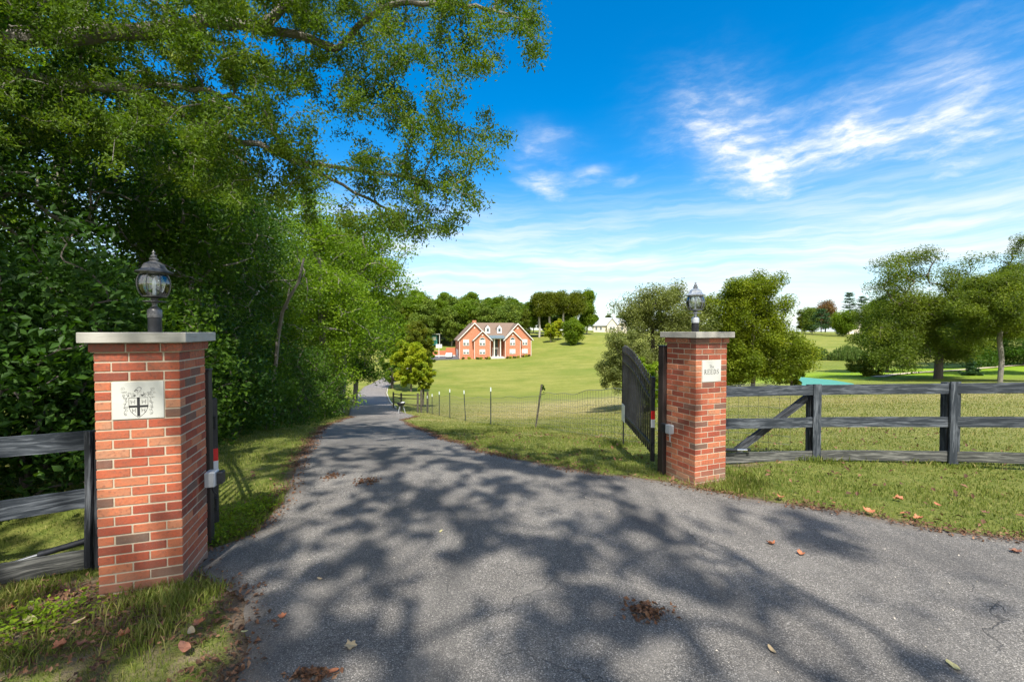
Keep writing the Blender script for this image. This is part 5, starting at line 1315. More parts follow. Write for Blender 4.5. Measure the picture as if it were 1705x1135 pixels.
for row, (Z, n, dy) in enumerate([(172, 19, 9), (186, 20, 0), (202, 18, -1)]):
    for k in range(n):
        px = 600+(k+.5*(row % 2)+rnd.uniform(-.25, .25))*(400/n)*1.06
        Zj = Z+rnd.uniform(-4, 4)
        if (px > 895 and row == 0) or px > 972: continue
        spots.append((px, Zj, top_y(px)+dy+rnd.uniform(-7, 9)))
for px, Z in [(1014, 245), (1034, 240), (1052, 236), (1075, 225), (990, 225), (1100, 230), (1130, 230), (1335, 330), (1352, 335)]:
    spots.append((px, Z, top_y(px)+rnd.uniform(-3, 4)-(4 if px < 1100 else 0)))
for i, (px, Z, yt) in enumerate(spots):
    k = rnd.randrange(6); o = protos[k] if first[k] else copy_tree(protos[k]); first[k] = False
    b = wpos(px, Z); o.location = b; hh_ = [17, 19, 16, 21, 18, 15][k]*1.02
    s = max(.45, ((HC-(yt-551)*Z/F)-b[2])/hh_); o.scale = (s*rnd.uniform(.9, 1.1),)*2+(s,); o.rotation_euler.z = rnd.uniform(0, 6.28)
    if px > 985: o['group'] = 'trees around the far houses'; o['label'] = 'distant leafy tree in the row behind the far houses'
# far tree group between the round tree and the right trees
def conifer(label, px, Z, yt, yb_, wpx, seedn, mat='needle', open_=.5):
    b = wpos(px, Z); b = (b[0], b[1], HC-(yb_-551)*Z/F); h_ = (yb_-yt)*Z/F; r_ = wpx/2*Z/F; rnd_ = np.random.RandomState(seedn)
    T_ = thing('pine_tree', label, 'tree', b, 0, 'far pines at the field edge')
    mb = MB().tube([(0, 0, -.5), (0, 0, h_*.5), (0, 0, h_*.97)], [.3, .2, .05], 6); C = []
    for lv in range(13):
        f = lv/12; z_ = h_*(.16+.82*f); rr_ = r_*(1-.75*f**1.4)*rnd_.uniform(.75, 1.1)
        for k in range(5):
            a = rnd_.rand()*6.28; e = np.array([rr_*math.cos(a), rr_*math.sin(a), z_+.05*h_*rnd_.uniform(-.2, .8)]); s = np.array([0, 0, z_-.04*h_])
            mb.tube([s, (s+e)/2+[0, 0, .03*h_], e], [.07, .05, .02], 4, cap=False)
            m_ = 70; t_ = rnd_.uniform(.35, 1.05, m_)[:, None]; C.append(s+(e-s)*t_+rnd_.normal(0, 1, (m_, 3))*np.array([.11, .11, .035])*r_)
    mb.build('trunk', M['bark'], T_)
    C = np.concatenate(C); V, Q, tt = leaves(C, .75, rnd_, 0, 1.2, .4); npmesh('crown', V, Q, M[mat], T_, {'tint': tt})
conifer('tall open topped pine right of centre at the field edge', 1413, 280, 487, 555, 30, 1)
conifer('dense pine with a flat shadow at the field edge', 1367, 285, 515, 552, 38, 2)
conifer('blue green pine nearest the right hand trees', 1437, 290, 493, 556, 34, 3)
px_tree('field_tree', 'rusty orange crowned tree beside the dense pine', 1374, 300, 500, 34, 'leaf_red', 140, 60, 1.3, low=.1, yb=552, seedn=180, spread=1.6)
px_tree('field_tree', 'dark round topped tree in front of the tall pine', 1406, 262, 518, 32, 'leaf_mid', 150, 60, 1.2, low=.03, yb=555, seedn=181, spread=1.4)
px_tree('field_tree', 'bare twigged dark tree at the left of the field edge group', 1350, 300, 509, 26, 'leaf_far', 110, 55, 1.2, low=.05, yb=553, seedn=182, spread=1.3)
px_tree('field_tree', 'mid green tree at the right of the field edge group', 1456, 240, 500, 40, 'leaf_mid', 150, 60, 1.2, low=.03, yb=560, seedn=183, spread=1.5)
for k, (px, Z) in enumerate([(1340, 345), (1395, 350), (1450, 350), (1500, 340), (1545, 340), (1600, 330), (1650, 330), (1700, 320)]):
    o = copy_tree(protos[k % 6]); b = wpos(px, Z); o.location = b; s = .9; o.scale = (s, s, s*.8); o.rotation_euler.z = k
    o['group'] = 'far tree line behind the field'; o['label'] = 'hazy far tree in the line behind the field'

# ================================================================ HOUSES
def roofmat(name, col): 
    m, t = newmat(name); n = t.noise(t.mapping(t.obj, (1, 1, 6)), 2.0, 5, .7); br = t.noise(t.obj, 9, 4, .7)
    c = t.mix(n, tuple(x*.75 for x in col), tuple(x*1.25 for x in col)); c = t.mix(t.m('MULTIPLY', t.sstep(br, .5, .7), .4), c, tuple(x*.6 for x in col))
    t.l.new(c, t.b.inputs['Base Color']); t.b.inputs['Roughness'].default_value = .9; M[name] = m
roofmat('shingle', (.165, .115, .085)); roofmat('grey_metal_roof', (.34, .37, .40)); roofmat('porch_metal', (.10, .14, .16))
m, t = newmat('house_brick'); bt = t.node('ShaderNodeTexBrick'); t.l.new(t.mapping(t.obj, (1, 1, 1), (math.pi/2, 0, 0)), bt.inputs['Vector'])
bt.inputs['Color1'].default_value = (.50, .15, .065, 1); bt.inputs['Color2'].default_value = (.38, .105, .045, 1); bt.inputs['Mortar'].default_value = (.50, .38, .29, 1)
bt.inputs['Scale'].default_value = 1; bt.inputs['Brick Width'].default_value = .24; bt.inputs['Row Height'].default_value = .085; bt.inputs['Mortar Size'].default_value = .008
c = t.mix(t.m('MULTIPLY', t.noise(t.obj, 1.1, 5, .7), .6), bt.outputs[0], (.42, .14, .065)); t.l.new(c, t.b.inputs['Base Color']); t.b.inputs['Roughness'].default_value = .9; M['house_brick'] = m
M['trim'] = simple('trim', (.66, .65, .61), .6, var=.05)
m, t = newmat('window_glass'); t.b.inputs['Base Color'].default_value = (.05, .075, .09, 1); t.b.inputs['Roughness'].default_value = .08; t.b.inputs['Specular IOR Level'].default_value = .9; M['window_glass'] = m
M['blind'] = simple('blind', (.55, .6, .62), .4, var=.2, scale=3)
HB = (-5.6, 131.0); hz0 = HC-(594.5-551)*131/F
HS = thing('brick_house', 'large red brick house with four front gables and two white dormers', 'house', (HB[0], HB[1], hz0), math.radians(13))
def gable_body(x0, x1, ax, az, ez, y0, y1, zb=-.8):
    return MB().prism([(x0, zb), (x1, zb), (x1, ez), (ax, az), (x0, ez)], y0, y1)
k = .965
bw = MB()
bw.prism([(-10.4, -.8), (-1.2, -.8), (-1.2, 5.5), (-5.8, 10.2), (-10.4, 5.5)], 0, 11.5)
bw.prism([(3.2, -.8), (11.9, -.8), (11.9, 5.5), (7.56, 10.1), (3.2, 5.5)], .003, 11.5)
bw.prism([(-6.1, -.8), (-1.15, -.8), (-1.15, 5.45), (-3.6, 7.85), (-6.1, 5.45)], -1.3, -.002)
bw.prism([(3.25, -.8), (8.15, -.8), (8.15, 5.45), (5.7, 7.85), (3.25, 5.45)], -1.3, -.001)
bw.box(-1.19, 3.19, 2.2, 11.3, -.8, 6.2)
bw.build('wall', M['house_brick'], HS)
def roofpair(mb, xa, za, xl_, zl, xr_, zr, y0, y1, th=.22):
    # two sloped slabs with their thickness
    for (xe, ze) in ((xl_, zl), (xr_, zr)):
        V = [(xa, y0, za), (xe, y0, ze), (xe, y1, ze), (xa, y1, za)]; V += [(x, y, z+th) for x, y, z in V]
        mb.add(V, [(0, 1, 2, 3), (7, 6, 5, 4), (0, 4, 5, 1), (1, 5, 6, 2), (2, 6, 7, 3), (3, 7, 4, 0)])
rf = MB()
roofpair(rf, -5.8, 10.2, -10.9, 5.0, -.7, 5.0, -.45, 11.9)
roofpair(rf, 7.56, 10.1, 2.75, 5.02, 12.4, 4.98, -.45, 11.9)
roofpair(rf, -3.6, 7.86, -6.6, 4.95, -.65, 4.95, -1.7, 1.5, .2)
roofpair(rf, 5.7, 7.86, 2.7, 4.95, 8.65, 4.95, -1.7, 1.5, .2)
rf.add([(-6.2, 6, 10.55), (7.9, 6, 10.55), (3.9, .6, 6.3), (-1.6, .6, 6.3), (-6.2, 12, 5.5), (7.9, 12, 5.5), (-6.2, 6, 10.3), (7.9, 6, 10.3), (3.9, .6, 6.05), (-1.6, .6, 6.05), (-6.2, 12, 5.2), (7.9, 12, 5.2)],
       [(0, 1, 2, 3), (1, 0, 4, 5), (9, 8, 7, 6), (3, 2, 8, 9), (6, 7, 11, 10), (4, 10, 11, 5)])
RF_ = rf.build('roof', M['shingle'], HS)
MB().box(-5.5, -4.3, 6.6, 7.6, 9.5, 11.3, ch=.03).build('chimney', M['house_brick'], RF_)
# white raking trim along gables
def rake(xa, za, xe, ze, y, th=.34):
    d = np.array([xe-xa, ze-za]); n = np.array([d[1], -d[0]])/np.linalg.norm(d)
    V = [(xa, y, za+.26), (xe, y, ze+.26), (xe, y, ze-.02), (xa, y, za-.06)]; V += [(x, yy+.1, z) for x, yy, z in V]
    return MB().add(V, [(0, 1, 2, 3), (7, 6, 5, 4), (0, 4, 5, 1), (1, 5, 6, 2), (2, 6, 7, 3), (3, 7, 4, 0)])
for xa, za, xl_, xr_, y in [(-5.8, 10.2, -10.9, -.7, -.56), (7.56, 10.1, 2.75, 12.4, -.56), (-3.6, 7.86, -6.6, -.65, -1.81), (5.7, 7.86, 2.7, 8.65, -1.81)]:
    for xe in (xl_, xr_):
        rake(xa, za, xe, 5.0 if za > 9 else 4.95, y).build('rake_trim', M['trim'], RF_)
for xd in (-1.5, 2.15):
    d = MB().prism([(xd-.72, 7.25), (xd+.72, 7.25), (xd+.72, 8.85), (xd, 9.7), (xd-.72, 8.85)], 1.6, 5).build('dormer', M['trim'], RF_, label='white clad dormer')
    MB().box(xd-.36, xd+.36, 1.55, 1.598, 7.75, 8.75).build('window', M['window_glass'], d)
    rr3 = MB(); roofpair(rr3, xd, 9.7, xd-.85, 8.72, xd+.85, 8.72, 1.75, 4.6, .1); rr3.build('dormer_roof', M['shingle'], d)
def window(x, z0, z1, w_, y, arch=False, blind=False):
    g = MB().box(x-w_/2, x+w_/2, y-.05, y+.05, z0, z1)
    if arch: g.prism([(x+w_*.47*math.cos(a), z1+.12+.62*math.sin(a)) for a in np.linspace(0, math.pi, 13)], y-.05, y+.05)
    W_ = g.build('window', M['window_glass'], HS)
    f = MB(); e = .085
    for a, b, c_, d_ in [(x-w_/2-e, x-w_/2+.02, z0, z1), (x+w_/2-.02, x+w_/2+e, z0, z1), (x-w_/2-e, x+w_/2+e, z0-.12, z0-.001), (x-w_/2-e, x+w_/2+e, z1+.001, z1+.12), (x-.14, x+.14, z0+.002, z1-.002)]:
        f.box(a, b, y-.10, y-.051, c_, d_)
    for k2 in (-1, 1):
        f.box(x+k2*w_*.27-.02, x+k2*w_*.27+.02, y-.07, y-.052, z0, z1)
    f.box(x-w_/2+.03, x-.145, y-.068, y-.0525, (z0+z1)/2-.02, (z0+z1)/2+.02); f.box(x+.145, x+w_/2-.03, y-.068, y-.0525, (z0+z1)/2-.02, (z0+z1)/2+.02)
    if arch:
        P_ = [(x+w_*.5*math.cos(a), y-.07, z1+.12+.66*math.sin(a)) for a in np.linspace(0, math.pi, 13)]; f.tube(P_, .07, 4)
    f.build('frame', M['trim'], W_)
    MB().box(x-w_/2+.04, x-.16, y-.0512, y-.0502, z0+(z1-z0)*(.15 if blind else .5), z1-.05).build('blind', M['blind'], W_)
    MB().box(x+.16, x+w_/2-.04, y-.0514, y-.0504, z0+(z1-z0)*(.1 if blind else .45), z1-.05).build('blind', M['blind'], W_)
window(-8.35, 3.7, 5.3, 1.6, 0); window(-8.35, 1.15, 2.35, 1.6, 0)
window(9.8, 3.7, 5.3, 1.4, .003); window(9.8, 1.15, 2.35, 1.6, .003, blind=True)
window(-3.65, 3.7, 5.2, 1.55, -1.3, arch=True); window(-3.65, 1.15, 2.35, 1.55, -1.3)
window(5.6, 3.7, 5.2, 1.4, -1.3, arch=True); window(5.6, 1.15, 2.35, 1.6, -1.3, blind=True)
for x, z, y in [(-5.8, 8.9, 0), (7.56, 8.8, .003), (-3.6, 6.75, -1.3), (5.7, 6.75, -1.3)]:
    MB().prism([(x+.2*math.cos(a), z+.2*math.sin(a)) for a in np.linspace(0, 2*math.pi, 13)[:-1]], y-.05, y+.05).build('gable_vent', M['trim'], HS)
for x, y in [(-10.3, -.06), (-6.02, -1.36), (-1.25, -1.36), (3.36, -1.36), (8.04, -1.36), (11.8, -.06)]:
    MB().tube([(x, y, -.3), (x, y, 5.1)], .07, 6).build('downspout', M['trim'], HS)
for x in (.05, 1.95):
    c_ = MB(); c_.lathe([(.26, 0), (.26, .15), (.2, .2), (.18, 5.3), (.24, 5.4), (.26, 5.55)], 14, c=(x, -.9, 0)); c_.build('porch_column', M['trim'], HS, True)
MB().box(-1.14, 3.2, -1.25, .4, 5.56, 5.8).build('porch_beam', M['trim'], HS)
pr = MB(); V = [(-1.3, -1.6, 5.83), (3.35, -1.6, 5.83), (3.35, 1.4, 6.75), (-1.3, 1.4, 6.75)]; V += [(x, y, z-.12) for x, y, z in V]
pr.add(V, [(0, 1, 2, 3), (7, 6, 5, 4), (0, 4, 5, 1), (1, 5, 6, 2), (2, 6, 7, 3), (3, 7, 4, 0)]); pr.build('porch_roof', M['porch_metal'], HS, label='dark metal porch roof')
MB().box(-1.1, 3.15, -1.6, 2.15, -.6, .12).build('porch_floor', M['concrete'], HS)
dr = MB().box(.5, 1.5, 2.1, 2.19, .13, 2.35).build('door', M['window_glass'], HS); MB().box(1.34, 1.40, 2.03, 2.098, 1.1, 1.25).build('handle', M['chrome'], dr)
fm = MB()
for a, b, c_, d_ in [(.0, .2, .13, 2.9), (.42, .52, .13, 2.35), (1.48, 1.58, .13, 2.35), (1.8, 2.0, .13, 2.9), (.2, 1.8, 2.36, 2.9), (.2, .42, .13, .7), (1.58, 1.8, .13, .7)]:
    fm.box(a, b, 2.05, 2.195, c_, d_)
fm.build('door_frame', M['trim'], dr); MB().box(.25, 1.75, 2.12, 2.19, 3.0, 5.2).build('window', M['window_glass'], HS, label='tall dark window above the door')
for yy, zz in [(2.6, 0), (6.2, 0)]:
    MB().box(-10.46, -10.39, yy, yy+2.6, .0, 2.3).build('garage_door', M['trim'], HS)
# planting along the base
fl = [(-9.3, -1), (-7.6, -1), (-5.2, -2.2), (-4.2, -2.3), (-2.6, -2.3), (-1.7, -2.2), (3.9, -2.2), (4.8, -2.3), (6.0, -2.3), (7.2, -2.2), (8.9, -1), (9.9, -1), (10.8, -1)]
c13, s13 = math.cos(math.radians(13)), math.sin(math.radians(13)); fb = None
def hw(x, y): return (HB[0]+x*c13-y*s13, HB[1]+x*s13+y*c13)
for i, (x, y) in enumerate(fl):
    X_, Y_ = hw(x, y); loc = (X_, Y_, max(float(H(X_, Y_)), hz0-.5))
    if i < 2:
        o = make_tree('foundation_shrub', 'low green and yellow shrub in the bed along the brick house front', 'shrub', loc, [(0, 0, .35, .55, .5, .4)], 26, 22, .22, ['leaf_dark', 'leaf_yellow'][i], trunk_pts=[(0, 0, -.1), (0, 0, .1)], trunk_r=.03, seedn=200+i, group='shrubs along the brick house', leafname='foliage')
        if i == 0: fb = [o]
        else: fb.append(o)
    else:
        o = copy_tree(fb[i % 2]); o.location = loc; o.rotation_euler.z = i
# yard, wall, car, hoop, shed
hx0, hy0 = hw(-10.6, -1.5)
zp = hz0-.05
yd = MB(); yp = [hw(-10.5, -1.2), hw(-10.5, 12), hw(-26, 12), hw(-26, -1.2)]
yd.add([(x, y, zp) for x, y in yp]+[(x, y, zp-1.6) for x, y in yp], [(3, 2, 1, 0), (0, 1, 5, 4), (1, 2, 6, 5), (2, 3, 7, 6), (3, 0, 4, 7)])
m_y = simple('yard_asphalt', (.085, .085, .095), .9, var=.2, scale=1)
tag(yd.build('paved_yard', m_y), 'dark paved yard beside the brick house', kind='structure')
M['retain_brick'] = simple('retain_brick', (.45, .15, .075), .9, var=.25, scale=3)
rw = thing('retaining_wall', 'sloping red brick retaining wall behind the paved yard', 'wall', (*hw(-17, 10), zp), math.radians(13))
V = [(-8, 0, 0), (6.4, 0, 0), (6.4, 0, 2.4), (3, 0, 1.8), (-7, 0, 1.5), (-8, 0, .3)]; 
MB().prism([(-8, -.3), (6.5, -.3), (6.5, 2.7), (3.5, 2.7), (3.4, 1.75), (-6.8, 1.75), (-8.3, .5)], 0, .5).build('brickwork', M['retain_brick'], rw)
MB().prism([(-8, .0), (6.4, .0), (6.4, .28), (-8, .28)], -.06, -.004).build('footing', M['trim'], rw)
px_, pz_ = hw(-17.2, 3.2)
def car():
    T_ = thing('parked_car', 'white parked car on the paved yard beside the brick house', 'car', (*hw(-13.2, 1.6), zp), math.radians(13+80))
    b = MB(); prof_ = [(-2.1, .3), (2.1, .3), (2.2, .55), (2.1, .85), (1.2, .95), (.5, 1.42), (-1.1, 1.45), (-1.75, 1.0), (-2.15, .92), (-2.2, .5)]
    b.prism(prof_, -.88, .88); o = b.build('body', M['white'], T_)
    g = MB(); g.prism([(1.05, .97), (.5, 1.36), (-1.05, 1.38), (-1.6, 1.0)], -.885, .885); g.add([(1.22, -.7, .97), (1.22, .7, .97), (.54, .66, 1.40), (.54, -.66, 1.40)], [(0, 1, 2, 3)]); g.build('windows', M['window_glass'], T_)
    for x in (-1.35, 1.35):
        for y in (-.8, .8):
            w_ = MB(); a = np.linspace(0, 2*math.pi, 17)[:-1]; w_.prism([(x+.33*math.cos(q), .33+.33*math.sin(q)) for q in a], y-.11, y+.11); w_ = w_.build('wheel', M['black_steel'], T_)
            w2 = MB(); w2.prism([(x+.18*math.cos(q), .33+.18*math.sin(q)) for q in a], y-.118, y+.118); w2.build('rim', M['grey_box'], w_)
    for y in (-.6, .6): MB().box(2.12, 2.19, y-.18, y+.18, .6, .76, ch=.02).build('headlight', M['chrome'], T_)
car()
BH = thing('basketball_hoop', 'white basketball hoop on a pole in front of the brick retaining wall', 'basketball hoop', (*hw(-16.2, 3.0), zp), math.radians(13))
MB().tube([(0, 0, 0), (0, 0, 3.6)], .08, 8).build('pole', M['trim'], BH, True)
MB().box(-.9, .9, -.12, -.06, 2.9, 4.0).build('backboard', M['trim'], BH)
MB().tube([(.23*math.cos(a), -.35+.23*math.sin(a), 3.0) for a in np.linspace(0, 6.28, 13)], .02, 4).build('rim', M['red_tape'], BH)
m_teal = simple('teal_wall', (.03, .22, .21), .6, var=.15)
X_, Z_ = (720-CX)/F*168, 168; zs_ = HC-(570-551)*168/F
SH = thing('teal_shed', 'small teal shed with a grey lean to roof at the wood edge', 'shed', (X_, Z_, zs_), math.radians(12))
MB().box(-2.8, 1.8, 0, 3, -1, 2.6).build('wall', m_teal, SH)
V = [(-3.4, -1.4, 3.35), (2.9, -1.4, 3.35), (2.9, 3.4, 2.95), (-3.4, 3.4, 2.95)]; V += [(x, y, z-.18) for x, y, z in V]
MB().add(V, [(0, 1, 2, 3), (7, 6, 5, 4), (0, 4, 5, 1), (1, 5, 6, 2), (2, 6, 7, 3), (3, 7, 4, 0)]).build('roof', M['grey_metal_roof'], SH)
MB().box(2.6, 2.75, -1.2, -1.05, -1, 3.17).build('porch_post', M['trim'], SH); MB().box(.1, 1.4, -.06, -.004, .9, 2.2).build('window', M['trim'], SH)
# grey roofed house
gb = wpos(1012, 215); gz = HC-(551.5-551)*215/F
GH = thing('stone_house', 'pale stone house with grey metal roof half hidden by trees', 'house', (gb[0], gb[1], gz), math.radians(-12))
m_st = simple('pale_stone', (.62, .56, .46), .9, var=.2, scale=1.2)
w_ = MB(); w_.box(-7, 2, 0, 9, -1.5, 3.1); w_.prism([(-.4, -1.5), (4.6, -1.5), (4.6, 3.2), (2.1, 6.4), (-.4, 3.2)], -1.5, 8.9); w_.prism([(5, -1.5), (9, -1.5), (9, 3.4), (7, 5.6), (5, 3.4)], -.8, 8.7); w_.box(4.55, 5.05, .5, 8, -1.5, 3.3); w_.build('wall', m_st, GH)
r_ = MB(); V = [(-7.6, -.6, 2.95), (0, -.6, 2.95), (2.1, 4.5, 6.95), (-3.2, 4.5, 6.95)]; V2 = [(-7.6, -.6, 2.75), (0, -.6, 2.75), (2.1, 4.5, 6.7), (-3.2, 4.5, 6.7)]
r_.add(V+V2, [(0, 1, 2, 3), (7, 6, 5, 4), (0, 4, 5, 1), (1, 5, 6, 2), (2, 6, 7, 3), (3, 7, 4, 0)])
V = [(-7.6, -.6, 2.95), (-3.2, 4.5, 6.95), (-3.2, 6, 6.95), (-7.6, 9.6, 2.95)]; r_.add(V, [(0, 1, 2, 3)])
roofpair(r_, 2.1, 6.45, -.8, 2.75, 5.0, 2.75, -1.9, 9, .2); roofpair(r_, 7, 5.65, 4.7, 3.1, 9.4, 3.1, -1.2, 8.8, .2); r_.add([(2.1, 4.5, 6.9), (9, 4.5, 6.3), (9.3, .2, 3.3), (4.8, .2, 3.3)], [(3, 2, 1, 0)])
R2 = r_.build('roof', M['grey_metal_roof'], GH)
d = MB().prism([(5.8, 3.9), (7.6, 3.9), (7.6, 5.2), (6.7, 6.0), (5.8, 5.2)], -1.6, 2).build('dormer', M['trim'], R2); MB().box(6.3, 7.1, -1.66, -1.604, 4.2, 5.3).build('window', M['window_glass'], d)
for x, y in [(-5.6, 0), (-3.4, 0), (1.4, -1.5), (2.9, -1.5), (6.8, -.8)]:
    W_ = MB().box(x-.45, x+.45, y-.05, y+.04, .7, 2.3).build('window', M['window_glass'], GH); f = MB()
    for a, b, c_, d_ in [(x-.55, x-.45, .6, 2.4), (x+.45, x+.55, .6, 2.4), (x-.45, x+.45, .6, .7), (x-.45, x+.45, 2.3, 2.4), (x-.03, x+.03, .7, 2.3)]: f.box(a, b, y-.09, y-.051, c_, d_)
    f.build('frame', M['trim'], W_)
# farm house hint behind far pines
fbk = wpos(1424, 330)
FH = thing('far_cottage', 'tiny pale cottage glimpsed between the far pines', 'house', (fbk[0], fbk[1], fbk[2]), .1)
MB().prism([(-7, -1), (7, -1), (7, 7), (0, 11), (-7, 7)], 0, 10).build('wall', m_st, FH); rr4 = MB(); roofpair(rr4, 0, 11.1, -8, 6.4, 8, 6.4, -.6, 10.6, .3); rr4.build('roof', M['shingle'], FH)

# ================================================================ GRASS, LITTER, LEAVES
def soil_at(x, y): s, d, l, lu = ground_attrs(x, y); return s, d
def grass_field(name, n, rmin, rmax, amin, amax, hgt, wd, seedn, thr=.55, keep=None):
    rnd_ = np.random.RandomState(seedn)
    r = np.exp(rnd_.uniform(math.log(rmin), math.log(rmax), n)); a = np.radians(rnd_.uniform(amin, amax, n))
    x = r*np.sin(a); y = r*np.cos(a)
    ins_ = inside(x, y); ed_ = edge_dist(x, y); s, d = soil_at(x, y)
    pat = np.array([mnoise.noise((p*1.3, q*1.3, 5)) for p, q in zip(x, y)])
    pat2 = np.array([mnoise.noise((p*5, q*5, 9)) for p, q in zip(x, y)])
    ok = (~ins_ | (ed_ < .035*(rnd_.rand(n)))) & (s+.3*pat2+rnd_.uniform(-.3, .3, n) < thr)
    for (cx, cy, aa) in [(-2.72, 3.281, math.radians(18)), (2.35, 5.506, math.radians(22))]:
        dx, dy = x-cx, y-cy; u = dx*math.cos(aa)+dy*math.sin(aa); v = -dx*math.sin(aa)+dy*math.cos(aa); ok &= ~((np.abs(u) < .255) & (np.abs(v) < .255))
    if keep is not None: ok &= keep(x, y, rnd_)
    x, y, r, pat, pat2, d = [q[ok] for q in (x, y, r, pat, pat2, d)]; n = len(x)
    z = H(x, y)+.0
    k = (r/3.0)**.72
    h_ = hgt*(.75+.55*rnd_.rand(n))*(1+.5*np.clip(pat+pat2, -.6, .9))*np.minimum(k, 3.0)**.35
    w_ = wd*k*(.7+.6*rnd_.rand(n)); th = rnd_.uniform(0, 6.28, n); lean = rnd_.uniform(.1, .9, n)*h_; la = rnd_.uniform(0, 6.28, n)
    dx, dy = np.cos(th)*w_/2, np.sin(th)*w_/2; lx, ly = np.cos(la)*lean, np.sin(la)*lean
    b0_ = np.stack([x-dx, y-dy, z-.01], 1); b1_ = np.stack([x+dx, y+dy, z-.01], 1)
    m0 = np.stack([x-dx*.75+lx*.35, y-dy*.75+ly*.35, z+h_*.6], 1); m1 = np.stack([x+dx*.75+lx*.35, y+dy*.75+ly*.35, z+h_*.6], 1)
    tp = np.stack([x+lx, y+ly, z+h_], 1)
    V = np.stack([b0_, b1_, m1, m0, tp], 1).reshape(-1, 3); b = np.arange(n)*5
    tint = np.clip(.38+.28*pat+.2*pat2+.2*rnd_.normal(0, 1, n)+.75*np.clip(d, 0, 1)*rnd_.rand(n)**.5+(rnd_.rand(n) < .10)*.5+.35*np.exp(-((x+2.4)/2.2)**2-((y-2.4)/.9)**2)*rnd_.rand(n), 0, 1)
    o = npmesh(name, V, [np.stack([b, b+1, b+2, b+3], 1), np.stack([b+3, b+2, b+4], 1)], M['blade'], None, {'tint': np.repeat(tint, 5)})
    return o
tag(grass_field('grass', 380000, 2.1, 46, -60, 57, .027, .0040, 2, thr=.44), 'short mown green grass on both verges and the field', 'grass', kind='stuff')
# taller tufts at the foot of the pillars, posts and shrubs
def tuft_keep(x, y, rnd_):
    f = np.zeros(len(x))
    for cx, cy, rr_ in [(-2.45, 2.95, .22), (-2.25, 2.9, .18), (-3.35, 2.75, .12), (-2.1, 3.0, .12), (-2.15, 2.5, .1), (2.7, 5.2, .25), (2.5, 5.1, .2), (2.95, 5.5, .3), (4.6, 6.7, .3), (6.4, 6.4, .3), (-2.6, 4.2, .35), (-2.35, 4.6, .4), (2.1, 8.3, .35), (.85, 14.2, .6), (-.9, 17.6, .5), (-2.75, 2.35, .14), (-3.6, 3.0, .25), (-2.5, 3.9, .25)]:
        f = np.maximum(f, np.exp(-((x-cx)**2+(y-cy)**2)/rr_**2))
    return rnd_.rand(len(x)) < f
tag(grass_field('tall_grass', 420000, 2.1, 19, -56, 50, .060, .0055, 3, thr=1.3, keep=tuft_keep), 'longer grass tufts at the feet of pillars and posts', 'grass', kind='stuff')
def leaf_shape(rnd_, s, kind):
    """an individual fallen leaf: lobed or oval outline, curled, thin but closed"""
    n = 22; P = []
    for i in range(n):
        a = 2*math.pi*i/n
        r_ = (1+.17*math.cos(5*a+.4*math.sin(a))+.12*math.cos(9*a+1)+.07*math.sin(2*a)) if kind == 'lobed' else 1/(math.sqrt((math.cos(a)/1.5)**2+(math.sin(a)/.62)**2))
        P.append((s*.5*r_*math.cos(a)*(1 if kind == 'lobed' else .8), s*.5*r_*math.sin(a)*(.9 if kind == 'lobed' else .8)))
    cx_, cy_ = rnd_.uniform(.8, 2.2), rnd_.uniform(-1, 1.5)
    hgt = lambda x, y: .004+abs(cx_*y*y/s*.9+cy_*x*x/s*.5)+.18*s*max(0, x/s)**2
    V = [(0, 0, hgt(0, 0))]+[(x*.5, y*.5, hgt(x*.5, y*.5)+.002) for x, y in P]+[(x, y, hgt(x, y)) for x, y in P]
    V2 = [(x, y, z-.0012) for x, y, z in V]; N_ = len(V)
    T = [(0, 1+i, 1+(i+1) % n) for i in range(n)]+[(N_, N_+1+(i+1) % n, N_+1+i) for i in range(n)]
    Q = [(1+i, 1+n+i, 1+n+(i+1) % n, 1+(i+1) % n) for i in range(n)]+[(N_+1+(i+1) % n, N_+1+n+(i+1) % n, N_+1+n+i, N_+1+i) for i in range(n)]
    return MB().add(V+V2, Q, T)
